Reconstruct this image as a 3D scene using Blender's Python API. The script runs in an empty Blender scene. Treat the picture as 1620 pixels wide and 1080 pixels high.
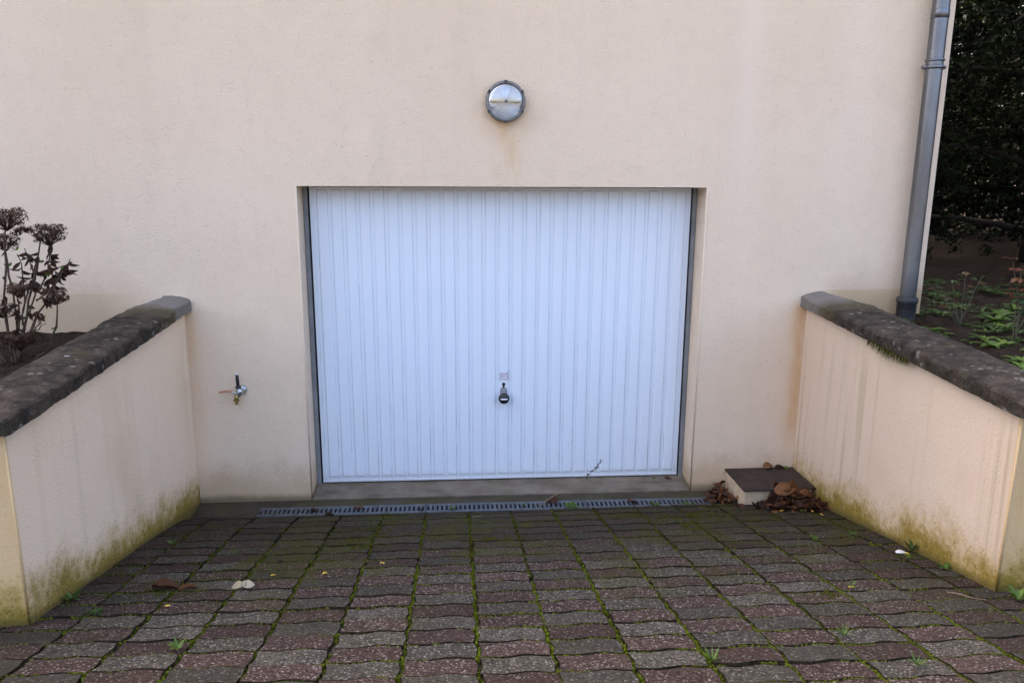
import bpy, bmesh, math, random
from mathutils import Vector, Matrix, noise as mnoise

random.seed(7)
R = math.radians
scene = bpy.context.scene
COL = scene.collection

# ------------------------------------------------------------------ camera
CAM = Vector((0.94527, -4.83454, 2.11111))
yaw, pitch, roll = 0.07219, 0.21733, 0.00538
fw = Vector((math.sin(yaw)*math.cos(pitch), math.cos(yaw)*math.cos(pitch), -math.sin(pitch)))
rt0 = Vector((math.cos(yaw), -math.sin(yaw), 0))
up0 = rt0.cross(fw)
rt = math.cos(roll)*rt0 + math.sin(roll)*up0
up = -math.sin(roll)*rt0 + math.cos(roll)*up0
cd = bpy.data.cameras.new('camera')
cam = bpy.data.objects.new('camera', cd)
COL.objects.link(cam)
M = Matrix((rt, up, -fw)).transposed().to_4x4()
M.translation = CAM
cam.matrix_world = M
cd.sensor_width = 36.0
cd.lens = 1241/1620*36.0
cd.clip_start = 0.05
cd.clip_end = 2000
scene.camera = cam
FPX = 1241.0
def project(p):
    d = Vector(p) - CAM
    z = d.dot(fw)
    return 810 + FPX*d.dot(rt)/z, 540 - FPX*d.dot(up)/z, z

# ------------------------------------------------------------------ sky and sun
SUN_EL = 38.0
SUN_AZ = -36.0          # degrees from +Y towards +X (negative: behind the house, to the left)
w = bpy.data.worlds.new('World')
scene.world = w
w.use_nodes = True
wn = w.node_tree
wn.nodes.clear()
sky = wn.nodes.new('ShaderNodeTexSky')
sky.sky_type = 'NISHITA'
sky.sun_disc = False
sky.sun_elevation = R(SUN_EL)
sky.sun_rotation = R(SUN_AZ)
sky.air_density = 0.6
sky.dust_density = 9.0
sky.ozone_density = 0.0
bg = wn.nodes.new('ShaderNodeBackground')
bg.inputs['Strength'].default_value = 0.15
wo = wn.nodes.new('ShaderNodeOutputWorld')
wn.links.new(sky.outputs[0], bg.inputs[0])
wn.links.new(bg.outputs[0], wo.inputs[0])
sl = bpy.data.lights.new('sun', 'SUN')
sl.energy = 3.0
sl.angle = R(0.53)
sl.color = (1.0, 0.95, 0.88)
sun = bpy.data.objects.new('sun', sl)
COL.objects.link(sun)
sd = Vector((math.sin(R(SUN_AZ))*math.cos(R(SUN_EL)), math.cos(R(SUN_AZ))*math.cos(R(SUN_EL)), math.sin(R(SUN_EL))))
sun.rotation_euler = sd.to_track_quat('Z', 'Y').to_euler()
sun.location = (0, 20, 20)
vs = scene.view_settings
vs.view_transform = 'Standard'
vs.look = 'None'
vs.gamma = 1.0
vs.use_curve_mapping = False
vs.exposure = 3.2
scene.render.engine = 'CYCLES'
scene.render.resolution_x = 1024
scene.render.resolution_y = 682
scene.cycles.max_bounces = 8

# ------------------------------------------------------------------ helpers: mesh
class MB:
    def __init__(self):
        self.v = []; self.f = []; self.t = []
    def add(self, vs, fs, tint=0.5):
        o = len(self.v)
        self.v += [tuple(p) for p in vs]
        self.f += [tuple(i+o for i in f) for f in fs]
        self.t += [tint]*len(vs)
    def box(self, a, b):
        x0, y0, z0 = a; x1, y1, z1 = b
        self.add([(x0,y0,z0),(x1,y0,z0),(x1,y1,z0),(x0,y1,z0),(x0,y0,z1),(x1,y0,z1),(x1,y1,z1),(x0,y1,z1)],
                 [(0,3,2,1),(4,5,6,7),(0,1,5,4),(1,2,6,5),(2,3,7,6),(3,0,4,7)])
    def tube(self, path, radii, n=8, cap=True, tint=0.5):
        path = [Vector(p) for p in path]
        if not hasattr(radii, '__len__'): radii = [radii]*len(path)
        vs = []; fs = []
        ref = None
        for i, p in enumerate(path):
            a = path[max(i-1,0)]; b = path[min(i+1,len(path)-1)]
            d = (b-a).normalized()
            if ref is None:
                ref = Vector((0,0,1)) if abs(d.z) < 0.9 else Vector((1,0,0))
            u = d.cross(ref).normalized(); v = u.cross(d).normalized()
            ref = v
            for k in range(n):
                t = 2*math.pi*k/n
                vs.append(p + (u*math.cos(t)+v*math.sin(t))*radii[i])
        for i in range(len(path)-1):
            for k in range(n):
                k2 = (k+1) % n
                fs.append((i*n+k, i*n+k2, (i+1)*n+k2, (i+1)*n+k))
        if cap:
            fs.append(tuple(reversed(range(n))))
            fs.append(tuple(range((len(path)-1)*n, len(path)*n)))
        self.add(vs, fs, tint)
    def lathe(self, c, axis, prof, n=40, closed=False):
        """prof: list of (radius, offset along axis)"""
        axis = Vector(axis).normalized(); c = Vector(c)
        ref = Vector((0,0,1)) if abs(axis.z) < 0.9 else Vector((1,0,0))
        u = axis.cross(ref).normalized(); v = axis.cross(u).normalized()
        vs = []; fs = []
        for r, h in prof:
            for k in range(n):
                t = 2*math.pi*k/n
                vs.append(c + axis*h + (u*math.cos(t)+v*math.sin(t))*max(r, 1e-5))
        m = len(prof)
        for i in range(m if closed else m-1):
            j = (i+1) % m
            for k in range(n):
                k2 = (k+1) % n
                fs.append((i*n+k, j*n+k, j*n+k2, i*n+k2))
        self.add(vs, fs)
    def leaf(self, p, d, nrm, L, W, curl=0.3, fold=0.2, tint=0.5, seg=3, tw=0.0):
        """a curved leaf blade from p along d"""
        p = Vector(p); d = Vector(d).normalized(); nrm = Vector(nrm)
        s = d.cross(nrm)
        if s.length < 1e-4: s = d.orthogonal()
        s.normalize(); nn = s.cross(d).normalized()
        vs = []; fs = []
        for i in range(seg+1):
            t = i/seg
            wd = W*0.5*math.sin(math.pi*min(1, 0.08+t*0.9))**0.8
            if i == seg: wd *= 0.2
            c = p + d*(L*t*(1-0.25*abs(curl)*t)) + nn*(curl*L*t*t)
            ss = (s*math.cos(tw*t) + nn*math.sin(tw*t))
            n2 = (nn*math.cos(tw*t) - s*math.sin(tw*t))
            vs += [c - ss*wd + n2*fold*wd, c, c + ss*wd + n2*fold*wd]
        for i in range(seg):
            a = i*3
            fs += [(a,a+1,a+4,a+3),(a+1,a+2,a+5,a+4)]
        self.add(vs, fs, tint)
    def mesh(self, name):
        me = bpy.data.meshes.new(name)
        me.from_pydata(self.v, [], self.f)
        if self.t:
            at = me.attributes.new('tint', 'FLOAT', 'POINT')
            at.data.foreach_set('value', self.t)
        me.update()
        return me
    def build(self, name, mat, parent=None, smooth=False, bevel=0.0, seg=2, fixn=True):
        me = self.mesh(name)
        if fixn:
            bm = bmesh.new(); bm.from_mesh(me)
            bmesh.ops.recalc_face_normals(bm, faces=bm.faces)
            bm.to_mesh(me); bm.free()
        return link(name, me, mat, parent, smooth, bevel, seg)

def link(name, me, mat, parent=None, smooth=False, bevel=0.0, seg=2):
    if mat and not me.materials: me.materials.append(mat)
    if smooth:
        me.polygons.foreach_set('use_smooth', [True]*len(me.polygons))
    o = bpy.data.objects.new(name, me)
    COL.objects.link(o)
    if bevel > 0:
        b = o.modifiers.new('bevel', 'BEVEL')
        b.width = bevel; b.segments = seg; b.limit_method = 'ANGLE'; b.angle_limit = R(35)
    if parent: o.parent = parent
    return o
def tag(o, label=None, cat=None, group=None, kind=None):
    if label: o['label'] = label
    if cat: o['category'] = cat
    if group: o['group'] = group
    if kind: o['kind'] = kind
    return o
def thing(name, label, cat, group=None, loc=(0,0,0)):
    e = bpy.data.objects.new(name, None)
    e.empty_display_size = 0.1
    COL.objects.link(e)
    e.location = loc
    return tag(e, label, cat, group)
def child(o, parent):
    """parent keeping world coordinates of the mesh"""
    o.parent = parent
    o.matrix_parent_inverse = Matrix.Translation(parent.location).inverted()
    return o

# ------------------------------------------------------------------ helpers: nodes
class NT:
    def __init__(self, name):
        self.m = bpy.data.materials.new(name)
        self.m.use_nodes = True
        self.t = self.m.node_tree
        self.t.nodes.clear()
        self.out = self.t.nodes.new('ShaderNodeOutputMaterial')
        self.b = self.t.nodes.new('ShaderNodeBsdfPrincipled')
        self.t.links.new(self.b.outputs[0], self.out.inputs[0])
        self._pos = None
    def put(self, sock, v):
        if isinstance(v, bpy.types.NodeSocket): self.t.links.new(v, sock)
        elif isinstance(v, (tuple, list)) and len(v) == 3 and sock.type == 'RGBA': sock.default_value = (*v, 1)
        else: sock.default_value = v
    def n(self, typ, ins=None, **props):
        nd = self.t.nodes.new('ShaderNode'+typ)
        for k, v in props.items(): setattr(nd, k, v)
        for k, v in (ins or {}).items(): self.put(nd.inputs[k], v)
        return nd
    @property
    def pos(self):
        if self._pos is None: self._pos = self.n('NewGeometry').outputs['Position']
        return self._pos
    def xyz(self, v=None):
        s = self.n('SeparateXYZ', {0: v or self.pos})
        return s.outputs[0], s.outputs[1], s.outputs[2]
    def ma(self, op, a, b=0.0, c=None, clamp=False):
        ins = {0: a, 1: b}
        if c is not None: ins[2] = c
        return self.n('Math', ins, operation=op, use_clamp=clamp).outputs[0]
    def mul(self, a, b): return self.ma('MULTIPLY', a, b)
    def addm(self, a, b): return self.ma('ADD', a, b)
    def sub(self, a, b): return self.ma('SUBTRACT', a, b)
    def mr(self, v, a, b, c=0.0, d=1.0, smooth=True):
        nd = self.n('MapRange', {0: v, 1: a, 2: b, 3: c, 4: d})
        nd.interpolation_type = 'SMOOTHSTEP' if smooth else 'LINEAR'
        return nd.outputs[0]
    def vec(self, sx=1, sy=1, sz=1, v=None):
        return self.n('VectorMath', {0: v or self.pos, 1: (sx, sy, sz)}, operation='MULTIPLY').outputs[0]
    def noise(self, scale, detail=2.0, rough=0.5, v=None, color=False):
        nd = self.n('TexNoise', {'Vector': v or self.pos, 'Scale': scale, 'Detail': detail, 'Roughness': rough})
        return nd.outputs[1 if color else 0]
    def voro(self, scale, v=None, out=0, feature='F1'):
        nd = self.n('TexVoronoi', {'Vector': v or self.pos, 'Scale': scale}, feature=feature)
        return nd.outputs[out]
    def mix(self, fac, a, b, blend='MIX'):
        nd = self.n('MixRGB', {0: fac, 1: a, 2: b}, blend_type=blend)
        return nd.outputs[0]
    def gray(self, fac, lo, hi):
        return self.mix(fac, lo, hi)
    def bump(self, h, strength, dist, normal=None):
        ins = {'Height': h, 'Strength': strength, 'Distance': dist}
        if normal is not None: ins['Normal'] = normal
        return self.n('Bump', ins).outputs[0]
    def done(self, color=None, rough=0.8, normal=None, metal=0.0, spec=0.5, **kw):
        if color is not None: self.put(self.b.inputs['Base Color'], color)
        self.put(self.b.inputs['Roughness'], rough)
        self.put(self.b.inputs['Metallic'], metal)
        self.put(self.b.inputs['Specular IOR Level'], spec)
        if normal is not None: self.put(self.b.inputs['Normal'], normal)
        for k, v in kw.items(): self.put(self.b.inputs[k], v)
        return self.m

def bump_of(a, lo, hi): return a

CREAM_A = (0.87, 0.695, 0.515)
CREAM_B = (0.82, 0.645, 0.47)
OCHRE = (0.50, 0.33, 0.14)

def render_base(t):
    """scratched cream render: colour and grain shared by the house and the garden walls"""
    big = t.noise(0.7, 3, 0.55)
    c = t.mix(t.mr(big, 0.3, 0.7), CREAM_A, CREAM_B)
    mid = t.noise(9, 4, 0.6)
    c = t.mix(t.mul(t.mr(mid, 0.35, 0.75), 0.10), c, (0.60, 0.45, 0.33))
    grain = t.noise(85, 4, 0.7)
    pits = t.voro(80)
    pm = t.mr(pits, 0.05, 0.28, 1.0, 0.0)
    sel = t.mr(t.noise(23, 2), 0.47, 0.62)
    c = t.mix(t.mul(t.mul(pm, sel), 0.42), c, (0.33, 0.25, 0.18))
    c = t.mix(t.mul(t.mr(grain, 0.3, 0.7), 0.16), c, (0.45, 0.34, 0.25))
    h = t.addm(grain, t.mul(t.mul(pm, sel), -0.7))
    h = t.addm(h, t.mul(t.noise(420, 2), 0.35))
    nrm = t.bump(h, 0.75, 0.010)
    wav = t.noise(3.5, 2)
    nrm = t.bump(wav, 0.25, 0.02, nrm)
    return c, nrm, grain, mid

def gauss(t, v, c, s):
    d = t.mul(t.sub(v, c), 1.0/s)
    return t.ma('POWER', 2.718, t.mul(t.mul(d, d), -1.0))

def mat_house():
    t = NT('house_render')
    c, nrm, grain, mid = render_base(t)
    x, y, z = t.xyz()
    # faint vertical rain streaks
    st = t.noise(1.0, 4, 0.6, v=t.vec(3.2, 3.2, 0.16))
    c = t.mix(t.mul(t.mr(st, 0.52, 0.75), 0.09), c, (0.50, 0.40, 0.30))
    st2 = t.noise(1.0, 3, 0.6, v=t.vec(11, 11, 0.3))
    c = t.mix(t.mul(t.mr(st2, 0.55, 0.8), 0.05), c, (0.45, 0.36, 0.27))
    # pale light streaks painted onto the right of the facade
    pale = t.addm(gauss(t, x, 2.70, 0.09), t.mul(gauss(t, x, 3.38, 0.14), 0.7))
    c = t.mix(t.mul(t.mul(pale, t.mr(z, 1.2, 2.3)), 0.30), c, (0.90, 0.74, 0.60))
    # orange run below the lamp
    nz = t.noise(14, 3, 0.6, v=t.vec(1, 1, 0.25))
    run = t.mul(gauss(t, x, 1.262, 0.075), t.mul(t.mr(z, 1.95, 2.1), t.mr(z, 2.40, 2.46, 1, 0)))
    run = t.mul(run, t.mr(nz, 0.25, 0.65))
    halo = t.mul(gauss(t, x, 1.253, 0.16), gauss(t, z, 2.44, 0.15))
    c = t.mix(t.mul(run, 0.45), c, (0.62, 0.36, 0.13))
    c = t.mix(t.mul(halo, 0.40), c, (0.64, 0.40, 0.18))
    # orange strip beside the two inner corners
    cor = t.addm(gauss(t, x, 3.165, 0.055), t.mul(gauss(t, x, -0.69, 0.05), 0.6))
    cor = t.mul(cor, t.mul(t.mr(z, 0.15, 0.5), t.mr(z, 1.30, 1.22)))
    c = t.mix(t.mul(cor, t.mr(nz, 0.2, 0.7, 0.25, 0.75)), c, (0.66, 0.36, 0.13))
    # plinth line and dirtier plinth beside the beds
    side = t.addm(t.mr(x, 3.23, 3.45), t.mr(x, -0.80, -1.25))
    pl = t.mul(side, t.mr(t.addm(z, t.mul(mid, 0.02)), 1.375, 1.365))
    c = t.mix(t.mul(pl, t.mr(x, 1.0, 2.0, 0.28, 0.55)), c, (0.62, 0.41, 0.19))
    dirt = t.mul(side, t.mr(t.sub(z, t.mul(mid, 0.18)), 1.12, 1.50, 1, 0))
    c = t.mix(t.mul(dirt, 0.45), c, (0.34, 0.23, 0.12))
    # splash dirt at the foot of the wall
    nf = t.noise(5, 4, 0.65)
    foot = t.mr(t.sub(z, t.mul(nf, 0.42)), -0.14, 0.12, 1, 0)
    c = t.mix(t.mul(foot, 0.5), c, (0.46, 0.29, 0.12))
    ft2 = t.mr(t.sub(z, t.mul(nf, 0.06)), -0.02, 0.035, 1, 0)
    c = t.mix(t.mul(ft2, 0.75), c, (0.13, 0.10, 0.05))
    return t.done(c, 0.92, nrm, spec=0.25)

def ramp_sock(t, y):
    return t.ma('MAXIMUM', 0.0, t.mul(t.sub(t.mul(y, -1.0), 0.06), 0.2))

def mat_garden_wall():
    t = NT('garden_wall_render')
    c, nrm, grain, mid = render_base(t)
    x, y, z = t.xyz()
    c = t.mix(t.mr(x, 1.5, 1.0, 0.0, 0.65), t.mix(0.5, c, (0.66, 0.51, 0.38)), (0.95, 0.735, 0.51))  # left wall painted lighter, right darker, to balance the light they get
    h = t.sub(z, ramp_sock(t, y))
    # long drips from under the coping
    st = t.noise(1.0, 3, 0.55, v=t.vec(13.0, 13.0, 0.35))
    st = t.mul(t.mr(st, 0.52, 0.72), t.mr(z, 1.15, 0.95, 0.35, 1.0))
    rightside = t.mr(x, 2.5, 3.0, 0.28, 1.0)
    c = t.mix(t.mul(t.mul(st, rightside), 0.55), c, (0.40, 0.29, 0.15))
    # warm older render
    wn_ = t.noise(1.6, 2, 0.5)
    c = t.mix(t.mul(t.mr(wn_, 0.5, 0.75), 0.35), c, (0.66, 0.46, 0.28))
    # the faces towards the road are yellower
    fr = t.mr(y, -1.975, -1.99)
    c = t.mix(t.mul(fr, 0.7), c, (0.66, 0.42, 0.16))
    # algae band at the foot
    nf = t.noise(2.6, 5, 0.6)
    nf2 = t.noise(22, 4, 0.65)
    hh = t.sub(h, t.addm(t.mul(t.sub(nf, 0.5), 0.42), t.mul(t.sub(nf2, 0.5), 0.20)))
    band = t.mr(hh, 0.05, 0.27, 1, 0)
    c = t.mix(t.mul(band, 0.75), c, (0.46, 0.31, 0.08))
    band2 = t.mr(hh, 0.02, 0.155, 1, 0)
    c = t.mix(t.mul(band2, t.mr(grain, 0.25, 0.6, 0.55, 0.95)), c, (0.215, 0.150, 0.008))
    # black spotting in the algae
    sp = t.mul(t.mr(t.noise(70, 4, 0.7), 0.52, 0.66), t.mr(hh, 0.03, 0.32, 1, 0))
    c = t.mix(t.mul(sp, 0.6), c, (0.07, 0.055, 0.025))
    foot = t.mr(h, 0.0, 0.05, 1, 0)
    c = t.mix(t.mul(foot, 0.6), c, (0.07, 0.055, 0.02))
    # brown line under the coping
    ed = t.mr(t.sub(z, t.mul(y, 0.045)), 1.235, 1.255)
    c = t.mix(t.mul(ed, 0.5), c, (0.45, 0.28, 0.13))
    return t.done(c, 0.93, nrm, spec=0.22)

def mat_coping():
    t = NT('weathered_coping')
    x, y, z = t.xyz()
    n1 = t.noise(13, 6, 0.72)
    n2 = t.noise(75, 5, 0.75)
    c = t.mix(t.mr(n1, 0.35, 0.7), (0.024, 0.018, 0.013), (0.105, 0.080, 0.058))
    c = t.mix(t.mr(n2, 0.45, 0.7), c, (0.036, 0.029, 0.022))
    fl = t.mul(t.mr(t.addm(t.voro(19), t.mul(t.noise(90, 3), 0.25)), 0.46, 0.26), t.mr(t.noise(7, 3), 0.46, 0.60))
    c = t.mix(t.mul(fl, 0.7), c, (0.26, 0.235, 0.20))
    gr = t.mr(t.noise(150, 3, 0.7), 0.60, 0.72)
    c = t.mix(t.mul(gr, 0.55), c, (0.17, 0.15, 0.125))
    ms = t.mr(t.noise(5, 4, 0.6), 0.60, 0.72)
    c = t.mix(t.mul(ms, 0.5), c, (0.055, 0.050, 0.012))
    # newer cement patch against the house
    ed = t.addm(y, t.mul(t.sub(t.noise(5, 3), 0.5), 0.18))
    cem = t.mr(ed, -0.36, -0.20)
    cc = t.mix(n1, (0.155, 0.135, 0.115), (0.21, 0.185, 0.16))
    c = t.mix(cem, c, cc)
    olive = t.mul(t.mr(ed, -0.55, -0.36), t.mr(ed, -0.22, -0.30))
    c = t.mix(t.mul(olive, 0.5), c, (0.14, 0.115, 0.06))
    hgt = t.addm(t.mul(n2, 0.6), t.mul(n1, 0.8))
    nrm = t.bump(t.addm(hgt, t.mul(t.noise(220, 2), 0.3)), t.mr(ed, -0.4, -0.2, 1.0, 0.3), 0.018)
    return t.done(c, 0.95, nrm, spec=0.2)

def mat_paver(name, ca, cb):
    t = NT(name)
    x, y, z = t.xyz()
    rnd = t.n('ObjectInfo').outputs['Random']
    att = t.n('Attribute', attribute_name='tint').outputs['Fac']
    v = t.n('VectorMath', {0: t.pos, 1: t.n('CombineXYZ', {0: t.mul(rnd, 3.0), 1: rnd, 2: 0.0}).outputs[0]}, operation='ADD').outputs[0]
    c = t.mix(rnd, ca, cb)
    c = t.mix(t.mul(t.mr(t.noise(16, 4, 0.6, v=v), 0.35, 0.7), 0.55), c, tuple(k*0.55 for k in ca))
    # exposed grit: pale and dark grains
    g1 = t.voro(170, v=v, out=1)
    gs = t.n('SeparateColor', {0: g1}).outputs[0]
    c = t.mix(t.mul(t.mr(gs, 0.70, 0.80, smooth=False), 0.5), c, (0.145, 0.122, 0.100))
    c = t.mix(t.mul(t.mr(gs, 0.93, 0.96, smooth=False), 0.8), c, (0.30, 0.265, 0.225))
    c = t.mix(t.mul(t.mr(gs, 0.26, 0.18, smooth=False), 0.75), c, (0.013, 0.011, 0.009))
    # slab-to-slab darkness
    c = t.mix(t.mul(t.mr(t.ma('FRACT', t.mul(rnd, 7.31)), 0.45, 1.0), 0.5), c, tuple(k*0.40 for k in ca))
    # damp grime at the foot of the ramp and along the walls
    nn = t.noise(2.2, 4, 0.6)
    dmp = t.mr(t.addm(y, t.mul(t.sub(nn, 0.5), 0.9)), -1.75, -0.75)
    sid = t.ma('MAXIMUM', t.mr(t.addm(x, t.mul(nn, 0.8)), 0.35, -0.45), t.mr(t.sub(x, t.mul(nn, 0.8)), 2.05, 2.75))
    wet = t.ma('MAXIMUM', dmp, t.mul(sid, 0.75))
    c = t.mix(t.mul(wet, 0.62), c, (0.024, 0.017, 0.010))
    # thin moss film
    mo = t.mr(t.noise(2.6, 6, 0.7), 0.47, 0.60)
    mo = t.mul(mo, t.mr(y, -2.3, -1.2, 0.12, 1.0))
    mo = t.mul(mo, t.mr(t.noise(40, 4, 0.7), 0.35, 0.6))
    c = t.mix(t.mul(mo, 0.9), c, (0.044, 0.045, 0.003))
    hgt = t.addm(t.mul(gs, 0.5), t.noise(300, 3, 0.7))
    nrm = t.bump(hgt, 0.7, 0.0035)
    return t.done(c, 0.92, nrm, spec=0.12)

def mat_simple(name, c1, c2, scale=20, rough=0.7, metal=0.0, bump=0.0, bscale=200, spec=0.4, detail=4, **kw):
    t = NT(name)
    n1 = t.noise(scale, detail, 0.6)
    c = t.mix(t.mr(n1, 0.3, 0.7), c1, c2)
    nrm = t.bump(t.noise(bscale, 3, 0.6), bump, 0.004) if bump else None
    return t.done(c, rough, nrm, metal, spec, **kw)

def mat_tint(name, stops, rough=0.75, spec=0.3, trans=0.0, nscale=60):
    """colour runs through the pieces by their own tint value"""
    t = NT(name)
    att = t.n('Attribute', attribute_name='tint').outputs['Fac']
    cr = t.n('ValToRGB', {0: att})
    el = cr.color_ramp.elements
    while len(el) < len(stops): el.new(0.5)
    for e, (p, c) in zip(el, stops):
        e.position = p; e.color = (*c, 1)
    c = t.mix(t.mul(t.noise(nscale, 3), 0.5), cr.outputs[0], tuple(k*0.4 for k in stops[0][1]))
    m = t.done(c, rough, None, 0.0, spec)
    if trans:
        tr = t.n('BsdfTranslucent', {0: c})
        mx = t.n('MixShader', {0: trans, 1: t.b.outputs[0], 2: tr.outputs[0]})
        t.t.links.new(mx.outputs[0], t.out.inputs[0])
    return m

def mat_door():
    t = NT('door_paint')
    x, y, z = t.xyz()
    n1 = t.noise(2.0, 3)
    c = t.mix(n1, (0.73, 0.78, 0.835), (0.695, 0.745, 0.805))
    # grime specks, denser towards the bottom edge
    sp = t.mr(t.noise(75, 2, 0.6, v=t.vec(1, 1, 0.6)), 0.70, 0.77)
    c = t.mix(t.mul(sp, t.mr(z, 0.9, 0.1, 0.25, 0.8)), c, (0.30, 0.26, 0.21))
    ln = t.mul(t.mr(t.noise(1.0, 4, 0.65, v=t.vec(38, 38, 1.3)), 0.60, 0.75), t.mr(z, 0.7, 0.05, 0.15, 0.5))
    c = t.mix(t.mul(ln, 0.5), c, (0.50, 0.45, 0.38))
    fx = t.mul(t.ma('FRACT', t.mul(t.sub(x, 0.0847), 1/0.08738)), 0.08738)
    eg = t.ma('MAXIMUM', t.mr(fx, 0.003, 0.0, smooth=False), t.mul(t.mr(fx, 0.063, 0.067, smooth=False), t.mr(fx, 0.071, 0.067, smooth=False)))
    eg = t.mul(eg, t.mr(t.noise(1.0, 4, 0.7, v=t.vec(30, 30, 5)), 0.40, 0.68))
    c = t.mix(t.mul(eg, t.mr(z, 1.4, 0.1, 0.25, 0.75)), c, (0.30, 0.26, 0.20))
    bt = t.mr(t.addm(z, t.mul(t.noise(9, 3), 0.05)), 0.15, 0.07)
    c = t.mix(t.mul(bt, 0.35), c, (0.42, 0.38, 0.32))
    nrm = t.bump(t.noise(1.5, 2), 0.10, 0.02)
    return t.done(c, 0.42, nrm, spec=0.4)

def mat_concrete(name, a, b, moss=0.0):
    t = NT(name)
    n1 = t.noise(6, 5, 0.65)
    c = t.mix(t.mr(n1, 0.3, 0.7), a, b)
    sp = t.mr(t.noise(110, 3, 0.7), 0.56, 0.72)
    c = t.mix(t.mul(sp, 0.4), c, tuple(k*1.7 for k in b))
    x, y, z = t.xyz()
    st = t.mr(t.noise(1.0, 4, 0.6, v=t.vec(4, 14, 14)), 0.52, 0.68)
    c = t.mix(t.mul(st, 0.45), c, tuple(k*0.35 for k in a))
    if moss:
        mo = t.mr(t.noise(4.5, 4, 0.6), 0.42, 0.66)
        c = t.mix(t.mul(mo, moss), c, (0.06, 0.055, 0.015))
    nrm = t.bump(t.addm(n1, t.noise(140, 3)), 0.5, 0.004)
    return t.done(c, 0.9, nrm, spec=0.25)

def mat_soil():
    t = NT('garden_soil')
    n1 = t.noise(5, 5, 0.6)
    n2 = t.noise(45, 4, 0.7)
    c = t.mix(t.mr(n1, 0.3, 0.7), (0.015, 0.008, 0.004), (0.028, 0.016, 0.008))
    c = t.mix(t.mr(n2, 0.55, 0.72), c, (0.045, 0.031, 0.020))
    x, y, z = t.xyz()
    road = t.mr(y, -5.4, -5.9)
    c = t.mix(road, c, t.mix(n2, (0.085, 0.08, 0.075), (0.13, 0.125, 0.115)))
    nrm = t.bump(t.addm(n1, n2), 0.9, 0.03)
    return t.done(c, 0.95, nrm, spec=0.15)

def mat_zinc():
    t = NT('zinc')
    n1 = t.noise(7, 4, 0.6, v=t.vec(1, 1, 0.35))
    c = t.mix(t.mr(n1, 0.3, 0.7), (0.14, 0.145, 0.155), (0.20, 0.205, 0.215))
    c = t.mix(t.mul(t.mr(t.noise(60, 3), 0.58, 0.72), 0.3), c, (0.27, 0.27, 0.275))
    return t.done(c, t.mr(n1, 0.3, 0.7, 0.28, 0.42), t.bump(t.noise(30, 2), 0.08, 0.01), 0.85, 0.5)

def mat_glass():
    m = bpy.data.materials.new('lamp_glass')
    m.use_nodes = True
    nt = m.node_tree; nt.nodes.clear()
    o = nt.nodes.new('ShaderNodeOutputMaterial')
    tr = nt.nodes.new('ShaderNodeBsdfTransparent'); tr.inputs[0].default_value = (0.93, 0.95, 0.96, 1)
    gl = nt.nodes.new('ShaderNodeBsdfGlossy'); gl.inputs['Roughness'].default_value = 0.08
    lw = nt.nodes.new('ShaderNodeLayerWeight'); lw.inputs[0].default_value = 0.35
    mp = nt.nodes.new('ShaderNodeMapRange'); mp.inputs[3].default_value = 0.22; mp.inputs[4].default_value = 0.8
    nt.links.new(lw.outputs['Facing'], mp.inputs[0])
    mx = nt.nodes.new('ShaderNodeMixShader')
    nt.links.new(mp.outputs[0], mx.inputs[0])
    nt.links.new(tr.outputs[0], mx.inputs[1]); nt.links.new(gl.outputs[0], mx.inputs[2])
    nt.links.new(mx.outputs[0], o.inputs[0])
    return m

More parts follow.
